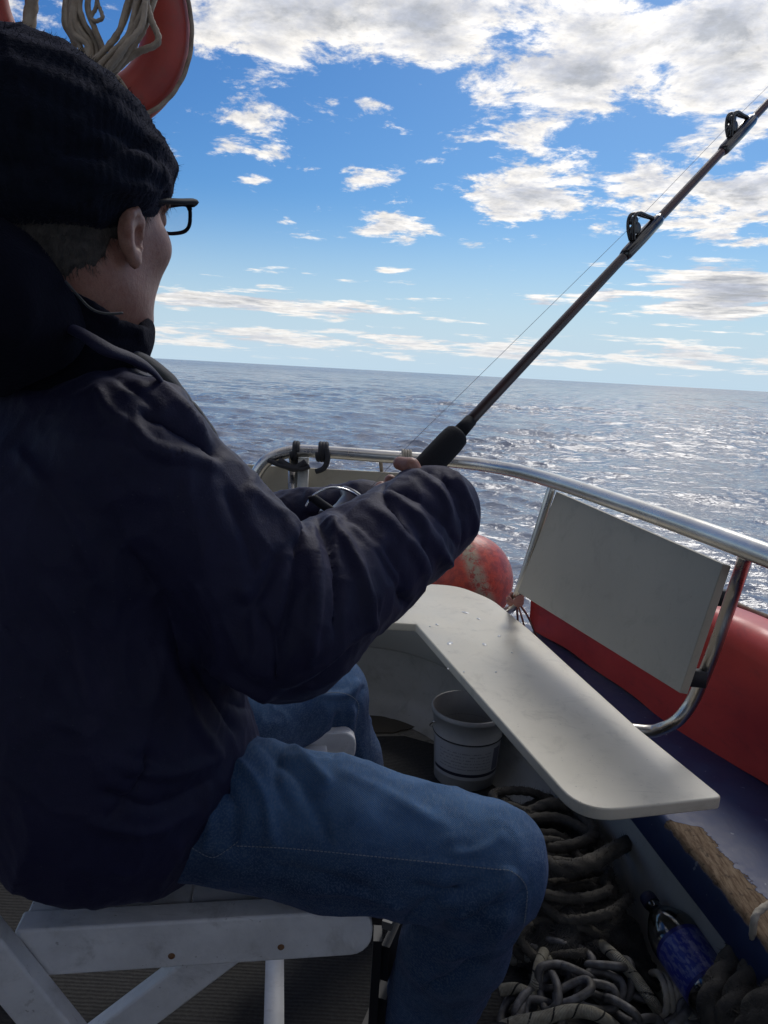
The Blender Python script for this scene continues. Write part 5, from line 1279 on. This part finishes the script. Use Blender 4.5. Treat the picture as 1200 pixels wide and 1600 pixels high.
# bottle with a blue label lying by the wall
def bottle():
    a = on(1146, 1596, .11); b = on(1046, 1452, .125); ax = Vector(b-a).normalized(); root = thing('plastic_bottle', 'clear plastic bottle with a blue label lying by the wall at bottom right', 'bottle', tuple(a))
    R_ = .047; Lr = .235
    prof = [(.0001, .004), (.02, .0), (.034, .004), (R_, .016), (R_*.98, .03), (R_, .045), (R_, .05), (R_*.97, .055), (R_*.97, .145), (R_, .15), (R_, .165), (R_*.9, .185), (R_*.62, .208), (.016, .224), (.0135, .230), (.0135, .245)]
    m4 = Matrix.Translation(Vector(a)) @ ax.to_track_quat('Z', 'Y').to_matrix().to_4x4()
    build('bottle_body', lathe(prof, 48, m4), M['pet'], root)
    build('bottle_cap', lathe([(.0001, .262), (.014, .262), (.0155, .258), (.0155, .242), (.0140, .241)], 28, m4), mat('cap_dark', (.006, .008, .04), .5), root)
    m_ = bpy.data.materials.new('blue_label'); m_.use_nodes = True; t = m_.node_tree; gg = G(t); bb = t.nodes['Principled BSDF']
    uv = gg.n('ShaderNodeUVMap').outputs[0]; s = gg.n('ShaderNodeSeparateXYZ'); t.links.new(uv, s.inputs[0])
    n_ = gg.noise(gg.v('MULTIPLY', uv, (9, 4, 1)), 1.2, 3, .5); base = gg.mix(gg.ramp(n_, .48, .54), (.015, .030, .28), (.10, .12, .34))
    n3 = gg.noise(gg.v('MULTIPLY', uv, (22, 9, 1)), 1., 2, .5); mid = gg.m('MULTIPLY', gg.ramp(gg.m('ABSOLUTE', gg.m('SUBTRACT', s.outputs[1], .5)), .38, .30), gg.ramp(n3, .56, .60))
    base = gg.mix(gg.m('MULTIPLY', mid, .45), base, (.24, .27, .42)); rim = gg.m('GREATER_THAN', gg.m('ABSOLUTE', gg.m('SUBTRACT', s.outputs[1], .5)), .42); base = gg.mix(rim, base, (.008, .012, .16))
    gg.put(bb.inputs['Base Color'], base); bb.inputs['Roughness'].default_value = .35
    V, Fc, uvs = [], [], []; N = 64
    for j in range(7):
        for i in range(N+1):
            an = 2*PI*i/N; z = .052+.096*j/6; V.append(tuple(m4 @ Vector(((R_*.985)*math.cos(an), (R_*.985)*math.sin(an), z)))); uvs.append((i/N*3, j/6))
    for j in range(6):
        for i in range(N): Fc.append((j*(N+1)+i, j*(N+1)+i+1, (j+1)*(N+1)+i+1, (j+1)*(N+1)+i))
    me = mesh('label', V, Fc); ul = me.uv_layers.new(name='UVMap')
    for l in me.loops: ul.data[l.index].uv = uvs[l.vertex_index]
    link('label', me, m_, root)
bottle()
for o in list(C.objects):
    if o.type == 'MESH' and o.get('g'): del o['g']
